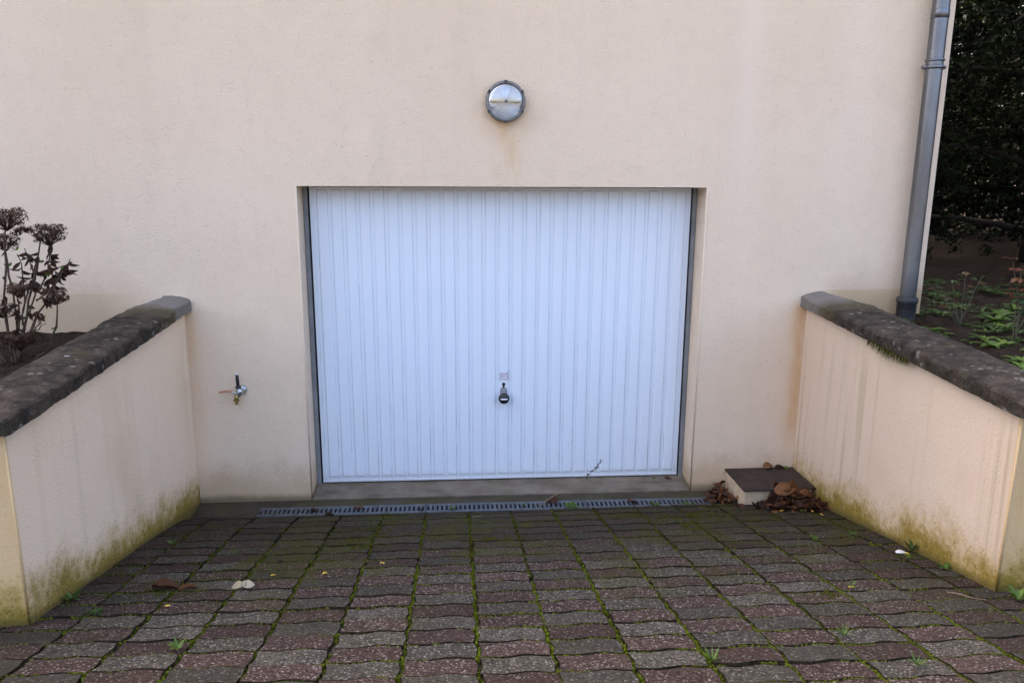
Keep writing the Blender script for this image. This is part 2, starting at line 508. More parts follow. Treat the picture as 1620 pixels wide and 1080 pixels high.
MT = {
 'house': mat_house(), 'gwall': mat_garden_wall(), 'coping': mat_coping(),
 'pink': mat_paver('paver_pink', (0.056, 0.031, 0.025), (0.076, 0.044, 0.035)),
 'grey': mat_paver('paver_grey', (0.058, 0.050, 0.038), (0.092, 0.079, 0.061)),
 'door': mat_door(),
 'frame': mat_simple('frame_paint', (0.17,0.175,0.18), (0.23,0.235,0.24), 8, 0.55, 0.0),
 'black': mat_simple('gap_black', (0.008,0.008,0.009), (0.014,0.014,0.015), 30, 0.6),  # flat black for the shaded gaps around the door leaf
 'sill': mat_concrete('sill_concrete', (0.125,0.10,0.073), (0.20,0.165,0.125), 0.2),
 'strip': mat_concrete('strip_concrete', (0.038,0.030,0.020), (0.068,0.055,0.038), 0.65),
 'grate': mat_simple('galvanised_grate', (0.085,0.092,0.100), (0.145,0.155,0.168), 25, 0.5, 0.6),
 'dark': mat_simple('channel_dirt', (0.012,0.010,0.008), (0.02,0.017,0.013), 20, 0.95),
 'joint': mat_simple('joint_soil', (0.020,0.017,0.010), (0.040,0.036,0.014), 12, 0.95, bump=0.6),
 'edge': mat_simple('joint_grime', (0.012,0.009,0.005), (0.030,0.024,0.012), 35, 0.95, bump=0.6, spec=0.1),
 'soil': mat_soil(), 'zinc': mat_zinc(), 'glass': mat_glass(),
 'iron': mat_simple('cast_iron', (0.028,0.028,0.030), (0.05,0.05,0.052), 30, 0.6, bump=0.2),
 'roof': mat_simple('roof_tile', (0.22,0.09,0.05), (0.30,0.13,0.08), 6, 0.9),
 'alu': mat_simple('lamp_metal', (0.15,0.145,0.14), (0.24,0.235,0.225), 30, 0.5, 0.6),
 'refl': mat_simple('lamp_reflector', (0.46,0.46,0.47), (0.56,0.56,0.57), 12, 0.38, 0.85),
 'bulb': mat_simple('lamp_tube', (0.62,0.50,0.27), (0.68,0.58,0.36), 20, 0.4),
 'brass': mat_simple('brass', (0.33,0.25,0.09), (0.45,0.36,0.16), 60, 0.35, 0.9),
 'chrome': mat_simple('nickel', (0.40,0.44,0.46), (0.52,0.55,0.57), 40, 0.3, 0.9),
 'copper': mat_simple('lever_orange', (0.42,0.15,0.07), (0.50,0.22,0.11), 60, 0.5),
 'plastic': mat_simple('black_plastic', (0.012,0.012,0.014), (0.022,0.022,0.025), 40, 0.35),
 'silver': mat_simple('silver_trim', (0.68,0.69,0.71), (0.75,0.76,0.78), 40, 0.3, 0.3),
 'label': mat_simple('sticker', (0.66,0.64,0.70), (0.70,0.68,0.73), 60, 0.5),
 'ink': mat_simple('sticker_ink', (0.05,0.055,0.09), (0.07,0.07,0.11), 60, 0.6),
 'inkred': mat_simple('sticker_red', (0.42,0.20,0.26), (0.48,0.26,0.32), 60, 0.6),
 'lid': mat_simple('cover_plate', (0.020,0.011,0.008), (0.046,0.028,0.021), 22, 0.75, bump=0.5, bscale=90),
 'moss': mat_tint('moss', [(0.0,(0.030,0.028,0.003)),(0.5,(0.066,0.074,0.005)),(1.0,(0.12,0.155,0.008))], 0.9, 0.1),
 'deadleaf': mat_tint('dead_leaf', [(0.0,(0.020,0.011,0.008)),(0.3,(0.075,0.032,0.016)),(0.65,(0.20,0.075,0.025)),(1.0,(0.34,0.19,0.09))], 0.7, 0.25, 0.15),
 'paleleaf': mat_tint('pale_leaf', [(0.0,(0.42,0.33,0.20)),(1.0,(0.55,0.46,0.31))], 0.7, 0.25, 0.15),
 'greenleaf': mat_tint('green_leaf', [(0.0,(0.022,0.048,0.008)),(0.6,(0.060,0.120,0.012)),(1.0,(0.14,0.23,0.018))], 0.55, 0.4, 0.25),
 'roseleaf': mat_tint('rose_leaf', [(0.0,(0.02,0.045,0.012)),(0.55,(0.06,0.12,0.022)),(0.75,(0.16,0.06,0.02)),(1.0,(0.22,0.045,0.022))], 0.45, 0.4, 0.2),
 'yellow': mat_simple('yellow_petal', (0.55,0.33,0.02), (0.62,0.42,0.05), 60, 0.6),
 'stem': mat_simple('woody_stem', (0.050,0.029,0.017), (0.095,0.060,0.036), 60, 0.85),
 'rosestem': mat_simple('rose_stem', (0.030,0.032,0.012), (0.055,0.045,0.02), 30, 0.7),
 'straw': mat_simple('dry_straw', (0.20,0.14,0.08), (0.30,0.22,0.13), 60, 0.85),
 'flower': mat_tint('dry_flower', [(0.0,(0.034,0.017,0.011)),(0.6,(0.105,0.058,0.038)),(1.0,(0.25,0.165,0.115))], 0.9, 0.1),
 'bark': mat_simple('tree_bark', (0.010,0.007,0.005), (0.022,0.016,0.011), 14, 0.95, bump=0.8, bscale=30),
 'needle': mat_tint('evergreen_leaf', [(0.0,(0.005,0.008,0.003)),(0.6,(0.011,0.017,0.005)),(1.0,(0.028,0.040,0.010))], 0.8, 0.1, 0.12),
 'boxr': mat_simple('box_render', (0.52,0.39,0.23), (0.64,0.50,0.34), 22, 0.95, bump=0.9, bscale=90, detail=6),
 'white': mat_simple('white_paper', (0.70,0.70,0.70), (0.78,0.78,0.78), 40, 0.6),
}

# ------------------------------------------------------------------ terrain profile
def zr(y):
    """surface of the paved ramp"""
    if y >= -0.235: return 0.0
    if y >= -3.0:
        d = -y-0.235
        return 0.2*(-y-0.06) - 0.035*math.exp(-d/0.12)
    a = 0.588
    if y >= -6.0:
        d = -y-3.0
        return a + 0.2*d - 0.0275*d*d
    return a + 0.6 - 0.2475

XL, XR = -0.705, 3.195        # inner faces of the garden walls
YE = -1.995                    # their road ends
XH = 3.957                     # right corner of the house
FRONT = zr(-7)

# ------------------------------------------------------------------ ground sheet
def ground():
    def lines(spans):
        out = []
        for a, b, s in spans:
            n = max(1, round((b-a)/s))
            out += [a+(b-a)*i/n for i in range(n)]
        out.append(spans[-1][1])
        return out
    xs = lines([(-400,-60,85),(-60,-10,10),(-10,-3.2,0.8),(-3.2,-0.80,0.05),(-0.80,-0.78,0.02),(-0.78,3.27,0.35),(3.27,3.29,0.02),(3.29,6.2,0.05),(6.2,14,0.5),(14,60,8),(60,400,85)])
    ys = lines([(-400,-60,85),(-60,-12,8),(-12,-3,0.5),(-3,-1.92,0.12),(-1.92,-1.90,0.02),(-1.90,2.2,0.05),(2.2,14,0.5),(14,60,8),(60,400,85)])
    mb = MB()
    nx = len(xs)
    vs = []
    for y in ys:
        for x in xs:
            if y < -1.91:
                z = zr(y)-0.075 if -5.5 < y else FRONT-0.02
            elif -0.79 < x < 3.28 and y < 0.45:
                z = zr(y)-0.075
            else:
                base = 1.13 if x < 1 else 1.185
                z = base + 0.035*mnoise.noise(Vector((x*3, y*3, 0))) + 0.018*mnoise.noise(Vector((x*11, y*11, 3)))
                if x < 1: z += 0.05*max(0, min(1, (y+1.2)/-0.8+0.0))
            vs.append((x, y, z))
    fs = []
    for j in range(len(ys)-1):
        for i in range(nx-1):
            a = j*nx+i
            fs.append((a, a+1, a+1+nx, a+nx))
    mb.add(vs, fs)
    o = mb.build('ground', MT['soil'], smooth=False, fixn=False)
    tag(o, kind='structure')
ground()

# ------------------------------------------------------------------ house
house = thing('house', 'cream rendered house wall with a recessed white garage door', 'house')
OX0, OX1, OZ1 = 0.0, 2.5, 2.0
def house_wall():
    bm = bmesh.new()
    xs = [-9.0, OX0, OX1, XH]; zs = [-0.3, OZ1, 5.8]
    V = {}
    for i, x in enumerate(xs):
        for k, z in enumerate(zs): V[i, k] = bm.verts.new((x, 0, z))
    for i in range(3):
        for k in range(2):
            if i == 1 and k == 0: continue
            bm.faces.new((V[i,k], V[i+1,k], V[i+1,k+1], V[i,k+1]))
    D = 0.30
    b = {k: bm.verts.new((x, D, z)) for k, (x, z) in {'bl':(OX0,-0.3),'tl':(OX0,OZ1),'tr':(OX1,OZ1),'br':(OX1,-0.3)}.items()}
    bm.faces.new((V[1,0], V[1,1], b['tl'], b['bl']))
    bm.faces.new((V[1,1], V[2,1], b['tr'], b['tl']))
    bm.faces.new((V[2,1], V[2,0], b['br'], b['tr']))
    # other sides
    B = [bm.verts.new(p) for p in ((-9,10,-0.3),(XH,10,-0.3),(XH,10,5.8),(-9,10,5.8))]
    bm.faces.new((V[3,0], B[1], B[2], V[3,2], V[3,1]))
    bm.faces.new((V[0,0], V[0,1], V[0,2], B[3], B[0]))
    bm.faces.new((B[1], B[0], B[3], B[2]))
    edges = [e for e in bm.edges if {tuple(round(c,3) for c in v.co) for v in e.verts} in (
        {(0.0,0.0,-0.3),(0.0,0.0,2.0)}, {(0.0,0.0,2.0),(2.5,0.0,2.0)}, {(2.5,0.0,2.0),(2.5,0.0,-0.3)})]
    bmesh.ops.recalc_face_normals(bm, faces=bm.faces)
    me = bpy.data.meshes.new('rendered_wall'); bm.to_mesh(me); bm.free()
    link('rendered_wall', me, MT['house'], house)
house_wall()
for bx_ in (OX0, OX1):
    mb = MB(); mb.tube([(bx_, 0.0, 0.0), (bx_, 0.0, OZ1)], 0.0045, 8)
    mb.build('corner_bead', MT['house'], house, smooth=True)
mb = MB()
e = 0.5
mb.add([(-9-e,-e,5.6),(XH+e,-e,5.6),(XH+e,5,8.4),(-9-e,5,8.4),(-9-e,10+e,5.6),(XH+e,10+e,5.6),
        (-9-e,-e,5.78),(XH+e,-e,5.78),(XH+e,5,8.58),(-9-e,5,8.58),(-9-e,10+e,5.78),(XH+e,10+e,5.78)],
       [(0,1,2,3),(3,2,5,4),(6,9,8,7),(9,10,11,8),(0,6,7,1),(4,5,11,10),(0,3,9,6),(3,4,10,9),(1,7,8,2),(2,8,11,5)])
mb.build('roof', MT['roof'], house)
for gx in (-9.0, XH):
    g = MB(); g.add([(gx-0.02 if gx < 0 else gx-0.2, 0.02, 5.8), (gx-0.02 if gx < 0 else gx-0.2, 9.98, 5.8), (gx-0.02 if gx < 0 else gx-0.2, 5, 8.35),
                     (gx+0.2 if gx < 0 else gx, 0.02, 5.8), (gx+0.2 if gx < 0 else gx, 9.98, 5.8), (gx+0.2 if gx < 0 else gx, 5, 8.35)],
                    [(0,1,2),(3,5,4),(0,3,4,1),(1,4,5,2),(2,5,3,0)])
    g.build('gable', MT['house'], house)

# sill
mb = MB()
prof = [(0.0,-0.25),(0.0,0.006),(0.008,0.014),(0.20,0.034),(0.298,0.036),(0.298,-0.25)]
n = 26
vs = []
for i in range(n+1):
    x = OX0+0.004 + (OX1-OX0-0.008)*i/n
    for k, (y, z) in enumerate(prof):
        jz = 0.003*mnoise.noise(Vector((x*6, k*3.1, 0))) if 0 < k < 4 else 0
        jy = 0.004*mnoise.noise(Vector((x*5, k*1.7, 5))) if k < 3 else 0
        vs.append((x, y+jy, z+jz))
m_ = len(prof)
fs = [(i*m_+k, (i+1)*m_+k, (i+1)*m_+(k+1)%m_, i*m_+(k+1)%m_) for i in range(n) for k in range(m_)]
fs += [tuple(range(m_)), tuple(range(n*m_, n*m_+m_))]
mb.add(vs, fs)
mb.build('door_sill', MT['sill'], house)

# door frame
YD = 0.194
for x0, x1 in ((0.002, 0.029), (2.471, 2.498)):
    mb = MB(); mb.box((x0, YD-0.004, 0.030), (x1, YD+0.07, 1.995))
    mb.build('door_frame', MT['frame'], house, bevel=0.002)
for x0, x1 in ((0.0295, 0.043), (2.457, 2.4705)):  # black strips put in for the shade in the side gaps
    mb = MB(); mb.box((x0, YD+0.022, 0.034), (x1, YD+0.07, 1.99))
    mb.build('dark_gap', MT['black'], house)
mb = MB(); mb.box((0.03, YD+0.03, 0.0345), (2.47, YD+0.06, 0.05)); mb.build('bottom_dark_gap', MT['black'], house)  # black strip put in for the shade under the leaf

# garage door leaf with its pressed panels
LX0, LX1, LZ0, LZ1 = 0.041, 2.459, 0.044, 1.992
mb = MB(); mb.box((LX0, YD, LZ0), (LX1, YD+0.022, LZ1))
door = mb.build('garage_door', MT['door'], house, bevel=0.003)
door['label'] = 'white up-and-over garage door with vertical ribbed panels'
PW, PP, PX0 = 0.067, 0.08738, 0.0847
PZ0, PZ1 = 0.080, 1.975
def panel_mesh():
    bm = bmesh.new()
    h = PW/2; ins = 0.0045; dp = 0.0085
    base = [(-h, 0, PZ0), (h, 0, PZ0), (h, 0, PZ1), (-h, 0, PZ1)]
    topv = [(-h+ins, -dp, PZ0+ins), (h-ins, -dp, PZ0+ins), (h-ins, -dp, PZ1-ins), (-h+ins, -dp, PZ1-ins)]
    vb = [bm.verts.new(p) for p in base]; vt = [bm.verts.new(p) for p in topv]
    bm.faces.new(vt)
    for i in range(4): bm.faces.new((vb[i], vb[(i+1)%4], vt[(i+1)%4], vt[i]))
    ed = [e for e in bm.edges if all(v in vt for v in e.verts)]
    bmesh.ops.bevel(bm, geom=ed, offset=0.002, segments=1, affect='EDGES')
    bmesh.ops.recalc_face_normals(bm, faces=bm.faces)
    me = bpy.data.meshes.new('panel'); bm.to_mesh(me); bm.free()
    me.materials.append(MT['door'])
    return me
pme = panel_mesh()
for i in range(27):
    o = bpy.data.objects.new('panel', pme); COL.objects.link(o)
    o.location = (PX0 + PW/2 + PP*i, YD-0.0003, 0); o.parent = door
for x0 in (LX0+0.022, LX1-0.026):
    mb = MB(); mb.box((x0, YD-0.004, 0.075), (x0+0.004, YD+0.004, 1.98)); mb.build('edge_fold', MT['door'], door)
mb = MB(); mb.box((LX0+0.001, YD-0.007, LZ0-0.001), (LX1-0.001, YD+0.004, LZ0+0.012)); mb.build('bottom_lip', MT['door'], door, bevel=0.002)
# handle
PF = YD-0.0090
hx = PX0 + PW/2 + PP*13
mb = MB()
mb.lathe((hx, PF, 0.625), (0,-1,0), [(0.0,0.0),(0.023,0.0),(0.023,0.004),(0.018,0.008),(0.016,0.030),(0.030,0.034),(0.036,0.040),(0.036,0.052),(0.031,0.060),(0.0,0.063)], 28)
hd = mb.build('door_handle', MT['plastic'], door, smooth=True)
mb = MB()
mb.add([(hx-0.025,PF-0.0,0.640),(hx+0.025,PF,0.640),(hx+0.021,PF,0.685),(hx-0.021,PF,0.685),
        (hx-0.022,PF-0.03,0.640),(hx+0.022,PF-0.03,0.640),(hx+0.018,PF-0.014,0.682),(hx-0.018,PF-0.014,0.682)],
       [(4,5,6,7),(0,1,5,4),(1,2,6,5),(2,3,7,6),(3,0,4,7)])
mb.build('handle_shield', MT['frame'], door, bevel=0.006, seg=3)
mb = MB()
mb.tube([(hx-0.024,PF-0.0625,0.624),(hx,PF-0.065,0.6235),(hx+0.024,PF-0.0625,0.624)],[0.0035,0.006,0.0035],8)
child(mb.build('grip_bar', MT['silver'], None), door)
# keyhole
mb = MB()
mb.lathe((hx, PF+0.001, 0.710), (0,-1,0), [(0.0,0.0),(0.0115,0.0),(0.0115,0.0022),(0.0,0.0022)], 16)
mb.box((hx-0.0065, PF-0.0014, 0.683), (hx+0.0065, PF+0.001, 0.703))
mb.build('keyhole', MT['plastic'], door)
# maker's sticker with its small print
mb = MB(); mb.box((hx-0.028, PF-0.0008, 0.737), (hx+0.030, PF, 0.792)); stk = mb.build('sticker', MT['label'], door)
mb = MB()
def fr(x0, z0, x1, z1, y=PF-0.0014): mb.box((hx+x0, y, z0), (hx+x1, PF-0.0009, z1))
fr(-0.026,0.741,0.026,0.7425); fr(-0.026,0.783,0.026,0.7845); fr(-0.026,0.743,-0.0245,0.7825); fr(0.0245,0.743,0.026,0.7825)
fr(-0.024,0.776,0.024,0.7772); fr(-0.024,0.7500,0.024,0.7508)
mb.add([(hx-0.018,PF-0.0016,0.762),(hx-0.008,PF-0.0016,0.762),(hx-0.010,PF-0.0016,0.773),(hx-0.015,PF-0.0016,0.768)],[(0,1,2,3)])
fr(0.022,0.785,0.027,0.790); fr(0.031,0.795,0.036,0.803)
mb.build('sticker_print', MT['ink'], door)
mb = MB(); fr(-0.004,0.763,0.020,0.7655); fr(-0.004,0.768,0.002,0.7695); fr(0.031,0.737,0.0335,0.790)
mb.build('sticker_red_print', MT['inkred'], door)

# ------------------------------------------------------------------ garden walls
def garden_wall(side):
    s = -1 if side == 'left' else 1
    X0 = XL if s < 0 else XR
    lab = ('low cream retaining wall with weathered coping, on the left beside the dried hydrangea' if s < 0 else
           'low cream retaining wall with weathered coping, on the right below the rose bed')
    root = thing('retaining_wall', lab, 'wall', 'retaining walls beside the ramp', (X0, -1.0, 0))
    far = X0 + s*4.2
    ztop = lambda y: 1.252 + 0.045*y
    th = 0.19
    mb = MB()
    # plan outline of the L, subdivided along the ramp side
    pts = []
    n = 12
    for i in range(n+1): pts.append((X0, -0.0005 + (YE+0.0005)*i/n))
    pts.append((far, YE)); pts.append((far, YE+th)); pts.append((X0+s*th, YE+th)); pts.append((X0+s*th, -0.0005))
    N = len(pts)
    vs = [(x, y, -0.3) for x, y in pts] + [(x, y, ztop(y)) for x, y in pts]
    fs = [(i, (i+1)%N, N+(i+1)%N, N+i) for i in range(N)]
    a = n+1
    # top: two strips
    fs += [tuple(N+i for i in range(n+1)) + (N+a+2, N+a+3), (N+n, N+a, N+a+1, N+a+2)]
    mb.add(vs, fs)
    o = mb.build('rendered_wall', MT['gwall'], None, bevel=0.006)
    child(o, root)
    # corner bead
    mb = MB(); mb.tube([(X0-s*0.000, YE-0.000, zr(YE)-0.05), (X0, YE, ztop(YE)-0.002)], 0.005, 8)
    child(mb.build('corner_bead', MT['gwall'], None, smooth=True), root)
    # copings: cross-section swept along the wall
    def sweep(name, stations, seed):
        """stations: list of (inner point, outer point, z inner top, z outer top, thickness)"""
        mb = MB(); vs = []; fs = []
        prof = [(0,-1),(0,-0.55),(0.0,-0.14),(0.03,-0.03),(0.10,0),(0.32,0.0),(0.5,0.0),(0.68,0.0),(0.86,0),(0.95,-0.05),(1,-0.25),(1,-1)]
        m = len(prof)
        for i, (a, b, za, zb, tk) in enumerate(stations):
            for k, (u, v) in enumerate(prof):
                x = a[0]+(b[0]-a[0])*u; y = a[1]+(b[1]-a[1])*u
                z = za+(zb-za)*u + v*tk + 0.010*math.sin(math.pi*u)
                q = Vector((x*9, y*9, z*9+seed))
                d = 0.006*mnoise.noise(q) + 0.005*mnoise.noise(q*3.1) + 0.003*mnoise.noise(q*7.3)
                if 0 < i < len(stations)-1 or s: 
                    if 0 < k < m-1: z += d
                    if k <= 2:
                        ll = math.hypot(b[0]-a[0], b[1]-a[1]) or 1
                        x += (b[0]-a[0])/ll*d*1.2; y += (b[1]-a[1])/ll*d*1.2
                vs.append((x, y, z))
        for i in range(len(stations)-1):
            for k in range(m):
                k2 = (k+1) % m
                fs.append((i*m+k, i*m+k2, (i+1)*m+k2, (i+1)*m+k))
        q = len(stations)-1
        fs += [tuple(range(m)), tuple(q*m+k for k in range(m))]
        mb.add(vs, fs)
        o = mb.build(name, MT['coping'], None, smooth=False)
        child(o, root)
        return o
    ov = 0.042
    wmax = 0.30 if s > 0 else 0.265
    st = []
    n = 110
    for i in range(n+1):
        y = -0.001 - 2.036*i/n
        t = min(1, -y/0.42)
        wd = 0.165 + (wmax-0.165)*(t*t*(3-2*t))
        zt = 1.320 + 0.046*y
        # rounded end at the road corner
        st.append(((X0-s*ov, y), (X0-s*ov+s*wd, y), zt, zt+0.028 - 0.012*t, 0.066))
    # ease the last stations so that the nose is rounded
    for j, (k, ins) in enumerate(((0, 0.014), (1, 0.004))):
        a, b, za, zb, tk = st[n-k]
        st[n-k] = ((a[0]+s*ins, a[1]), b, za-ins*0.6, zb-ins*0.6, tk-ins*0.6)
    sweep('coping_stone', st, 1.0)
    st = []
    yf = -2.035
    xs0 = X0-s*ov+s*wmax+s*0.006
    n = 40
    for i in range(n+1):
        x = xs0 + s*(3.7)*i/n
        zt = 1.320 + 0.046*(-2.036)
        st.append(((x, yf), (x, yf+0.27), zt, zt+0.014, 0.066))
    sweep('coping_stone', st, 4.0)
    return root
garden_wall('left'); garden_wall('right')

# moss hanging below the right coping
mb = MB()
rnd = random.Random(3)
for i in range(320):
    y = -0.86 - 0.40*rnd.random()
    t = (y+0.86)/-0.40
    hgt = 0.018 + 0.03*math.sin(math.pi*min(1, t*1.02))*rnd.random()
    zt = 1.254 + 0.046*y + 0.012*rnd.random()
    p = Vector((XR-0.040-0.008*rnd.random(), y, zt))
    mb.leaf(p, (-0.25+0.3*rnd.random(), 0.3*(rnd.random()-0.5), -1), (-1, 0, 0), hgt+0.012, 0.009, 0.1, 0.2, rnd.random()*0.5, seg=1)
tag(mb.build('moss_cushion', MT['moss'], fixn=False), 'olive moss hanging under the edge of the right coping', 'moss')

# ------------------------------------------------------------------ drain, concrete strip
mb = MB()
n = 60
def strip(x0, x1, y0, y1, name):
    mb = MB(); vs = []; fs = []
    nx = max(2, int((x1-x0)/0.05)); ny = 4
    for i in range(nx+1):
        for j in range(ny+1):
            x = x0+(x1-x0)*i/nx; y = y0+(y1-y0)*j/ny
            vs.append((x, y, 0.0 + 0.004*mnoise.noise(Vector((x*5, y*12, 1)))))
    for i in range(nx):
        for j in range(ny):
            a = i*(ny+1)+j
            fs.append((a, a+ny+1, a+ny+2, a+1))
    b = len(vs)
    mb.add(vs, fs)
    mb.box((x0+0.0005, y0+0.0005, -0.12), (x1-0.0005, y1-0.0005, -0.006))
    return mb
st = strip(XL+0.002, XR-0.002, -0.108, -0.0015, 'a')
o = st.build('concrete_strip', MT['strip'], fixn=False); tag(o, kind='structure')
st = strip(XL+0.002, -0.306, -0.236, -0.1085, 'b')
st2 = strip(2.626, XR-0.002, -0.236, -0.1085, 'c')
st.add(st2.v, st2.f)
child_ = st.build('strip_end', MT['strip'], o, fixn=False)
mb = MB(); mb.box((-0.303, -0.2355, -0.14), (2.623, -0.109, -0.075)); tag(mb.build('drain_channel', MT['dark']), kind='structure')
def grate(x0, x1, label):
    mb = MB()
    y0, y1, z0, z1 = -0.2345, -0.1095, -0.022, 0.003
    ya, yb = -0.205, -0.138
    mb.box((x0, y0, z0), (x1, ya, z1)); mb.box((x0, yb, z0), (x1, y1, z1))
    pitch_ = 0.0292
    k = round((x1-x0)/pitch_)
    p = (x1-x0)/k
    for i in range(k+1):
        a = max(x0, x0+i*p-0.0085); b = min(x1, x0+i*p+0.0085)
        mb.box((a, ya+0.0002, z0), (b, yb-0.0002, z1-0.0006))
    o = mb.build('drain_grate', MT['grate'], bevel=0.0012, seg=1)
    tag(o, label, 'drain grate', 'drain grates in front of the door')
grate(-0.302, 0.737, 'grey slotted drain grate, leftmost of the row in front of the door')
grate(0.741, 1.760, 'grey slotted drain grate, middle one of the row in front of the door')
grate(1.764, 2.622, 'grey slotted drain grate, rightmost of the row, beside the leaf-covered box')

# ------------------------------------------------------------------ paving
CW, RW = 0.2575, 0.1295
GX, GY = 0.0135, 0.0088
WAVE = [(0,0.15),(0.15,-0.35),(0.30,-0.95),(0.45,-0.25),(0.60,0.85),(0.74,0.75),(0.88,-0.30),(1,-0.75)]
def wave_at(u):
    for (a, fa), (b, fb) in zip(WAVE, WAVE[1:]):
        if u <= b: return fa+(fb-fa)*(u-a)/(b-a)
    return WAVE[-1][1]
WA = 0.0088
def wave_outline(inset):
    """wavy long sides, kinked short ends"""
    w, h = CW-GX, RW-GY
    pts = []
    B = 0.009
    for u, o in WAVE:
        pts.append((-w/2+inset+(w-2*inset)*u, -h/2+inset+o*WA))
    pts.append((w/2-inset+B, -h*0.02))
    for u, o in reversed(WAVE):
        pts.append((-w/2+inset+(w-2*inset)*u, h/2-inset+o*WA))
    pts.append((-w/2+inset+B, -h*0.02))
    return pts
def paver_geo():
    a = wave_outline(0.0018); b = wave_outline(-0.0012)
    N = len(a)
    vs = [(x, y, 0) for x, y in a] + [(x, y, -0.022) for x, y in b]
    fs = [tuple(range(N))]
    for i in range(N):
        j = (i+1) % N
        fs += [(N+i, N+j, j, i)]
    return vs, fs
pv, pf = paver_geo()
def mkpaver(name, mat):
    me = bpy.data.meshes.new(name); me.from_pydata(pv, [], pf); me.update(); me.materials.append(mat); me.materials.append(MT['edge'])
    for p in me.polygons[1:]: p.material_index = 1
    return me
pm = {0: mkpaver('paver_pink', MT['pink']), 1: mkpaver('paver_grey', MT['grey'])}
X00 = 1.005   # one column joint
cells = []
rp = random.Random(11)
for r in range(0, 42):
    yc = -0.245 - RW*(r+0.5)
    for c in range(-17, 20):
        xc = X00 + CW*(c+0.5) 
        x0, x1 = xc-CW/2, xc+CW/2
        if yc > YE+0.03:
            if x0 < XL-0.03 and x1 < XL+0.06: continue
            if x1 > XR+0.03 and x0 > XR-0.06: continue
            if x1 < XL or x0 > XR: continue
        elif x1 < -3.4 or x0 > 5.6: continue
        cells.append((r, c, xc, yc))
def paver_matrix(xc, yc):
    sl = math.atan((zr(yc-0.05)-zr(yc+0.05))/0.1)
    jit = Matrix.Rotation(rp.gauss(0, 0.008), 4, 'X') @ Matrix.Rotation(rp.gauss(0, 0.008), 4, 'Y') @ Matrix.Rotation(rp.gauss(0, 0.012), 4, 'Z')
    sag = 0.010*mnoise.noise(Vector((xc*1.3, yc*1.7, 0)))
    mx = Matrix.Translation((xc+rp.gauss(0, 0.0028), yc+rp.gauss(0, 0.0016), zr(yc)+sag+rp.gauss(0, 0.0011)))
    return mx @ Matrix.Rotation(-sl, 4, 'X') @ jit
driveway = MB()
dvs = []; dfs = []
xs_ = [-3.5, XL+0.001, XR-0.001, 5.7]
ysd = [-0.2365-0.1*i for i in range(57)]
for j, y in enumerate(ysd):
    wide = y < YE-0.002
    for x in ((XL+0.001, XR-0.001) if not wide else (-3.5, 5.7)):
        dvs.append((x, y, zr(y)-0.018))
for j in range(len(ysd)-1):
    dfs.append((2*j, 2*j+1, 2*j+3, 2*j+2))
driveway.add(dvs, dfs)
drive = driveway.build('driveway', MT['joint'], fixn=False)
tag(drive, kind='structure')
items = []
for (r, c, xc, yc) in cells:
    mx = paver_matrix(xc, yc)
    u, v, z = project((xc, yc, zr(yc)))
    vis = -50 < u < 1670 and v < 1125
    colr = (r+c) % 2
    if rp.random() < 0.03: colr = 1-colr
    items.append((vis, z, mx, colr))
vis = sorted([it for it in items if it[0]], key=lambda it: it[1])
near, rest = vis[:300], vis[300:] + [it for it in items if not it[0]]
for _, _, mx, colr in near:
    o = bpy.data.objects.new('paver', pm[colr]); COL.objects.link(o)
    o.matrix_world = mx; o.parent = drive
far_mb = {0: MB(), 1: MB()}
for _, _, mx, colr in rest:
    far_mb[colr].add([mx @ Vector(p) for p in pv], pf, rp.random())
for k in (0, 1):
    o = far_mb[k].build('far_pavers', MT['pink' if k == 0 else 'grey'], drive, fixn=False)
    o.data.materials.append(MT['edge'])
    for i, p in enumerate(o.data.polygons):
        if i % len(pf): p.material_index = 1
    o['kind'] = 'stuff'

# moss in the joints
mb = MB()
rm = random.Random(5)
def clump(x, y, r, h, tint):
    z = zr(y) + 0.010*mnoise.noise(Vector((x*1.3, y*1.7, 0)))
    n = 5
    vs = [(x+r*0.25*(rm.random()-0.5), y+r*0.25*(rm.random()-0.5), z+h)]
    a0 = rm.random()*6.28
    for k in range(n):
        a = a0+6.283*k/n; rr = r*(0.7+0.6*rm.random())
        vs.append((x+rr*math.cos(a), y+rr*math.sin(a), z-0.016))
    for k in range(n):
        a = a0+6.283*(k+0.5)/n; rr = r*(0.55+0.3*rm.random())
        vs.append((x+rr*math.cos(a), y+rr*math.sin(a), z+h*(0.25+0.5*rm.random())-0.001))
    fs = []
    for k in range(n):
        k2 = (k+1) % n
        fs += [(0, 1+n+k, 1+n+k2), (1+n+k, 1+k, 1+k2), (1+n+k, 1+k2, 1+n+k2)]
    mb.add(vs, fs, max(0, min(1, tint)))
def mossiness(x, y):
    m = 0.5+0.9*mnoise.noise(Vector((x*0.9+4, y*0.9, 2.0))) + 0.5*mnoise.noise(Vector((x*4, y*4, 7.0)))
    m += 0.25*max(0, min(1, (x-0.2)/1.0))
    if x < 0.0: m -= 0.25*min(1, -x/0.5)
    if y > -0.55: m -= 0.35
    return m
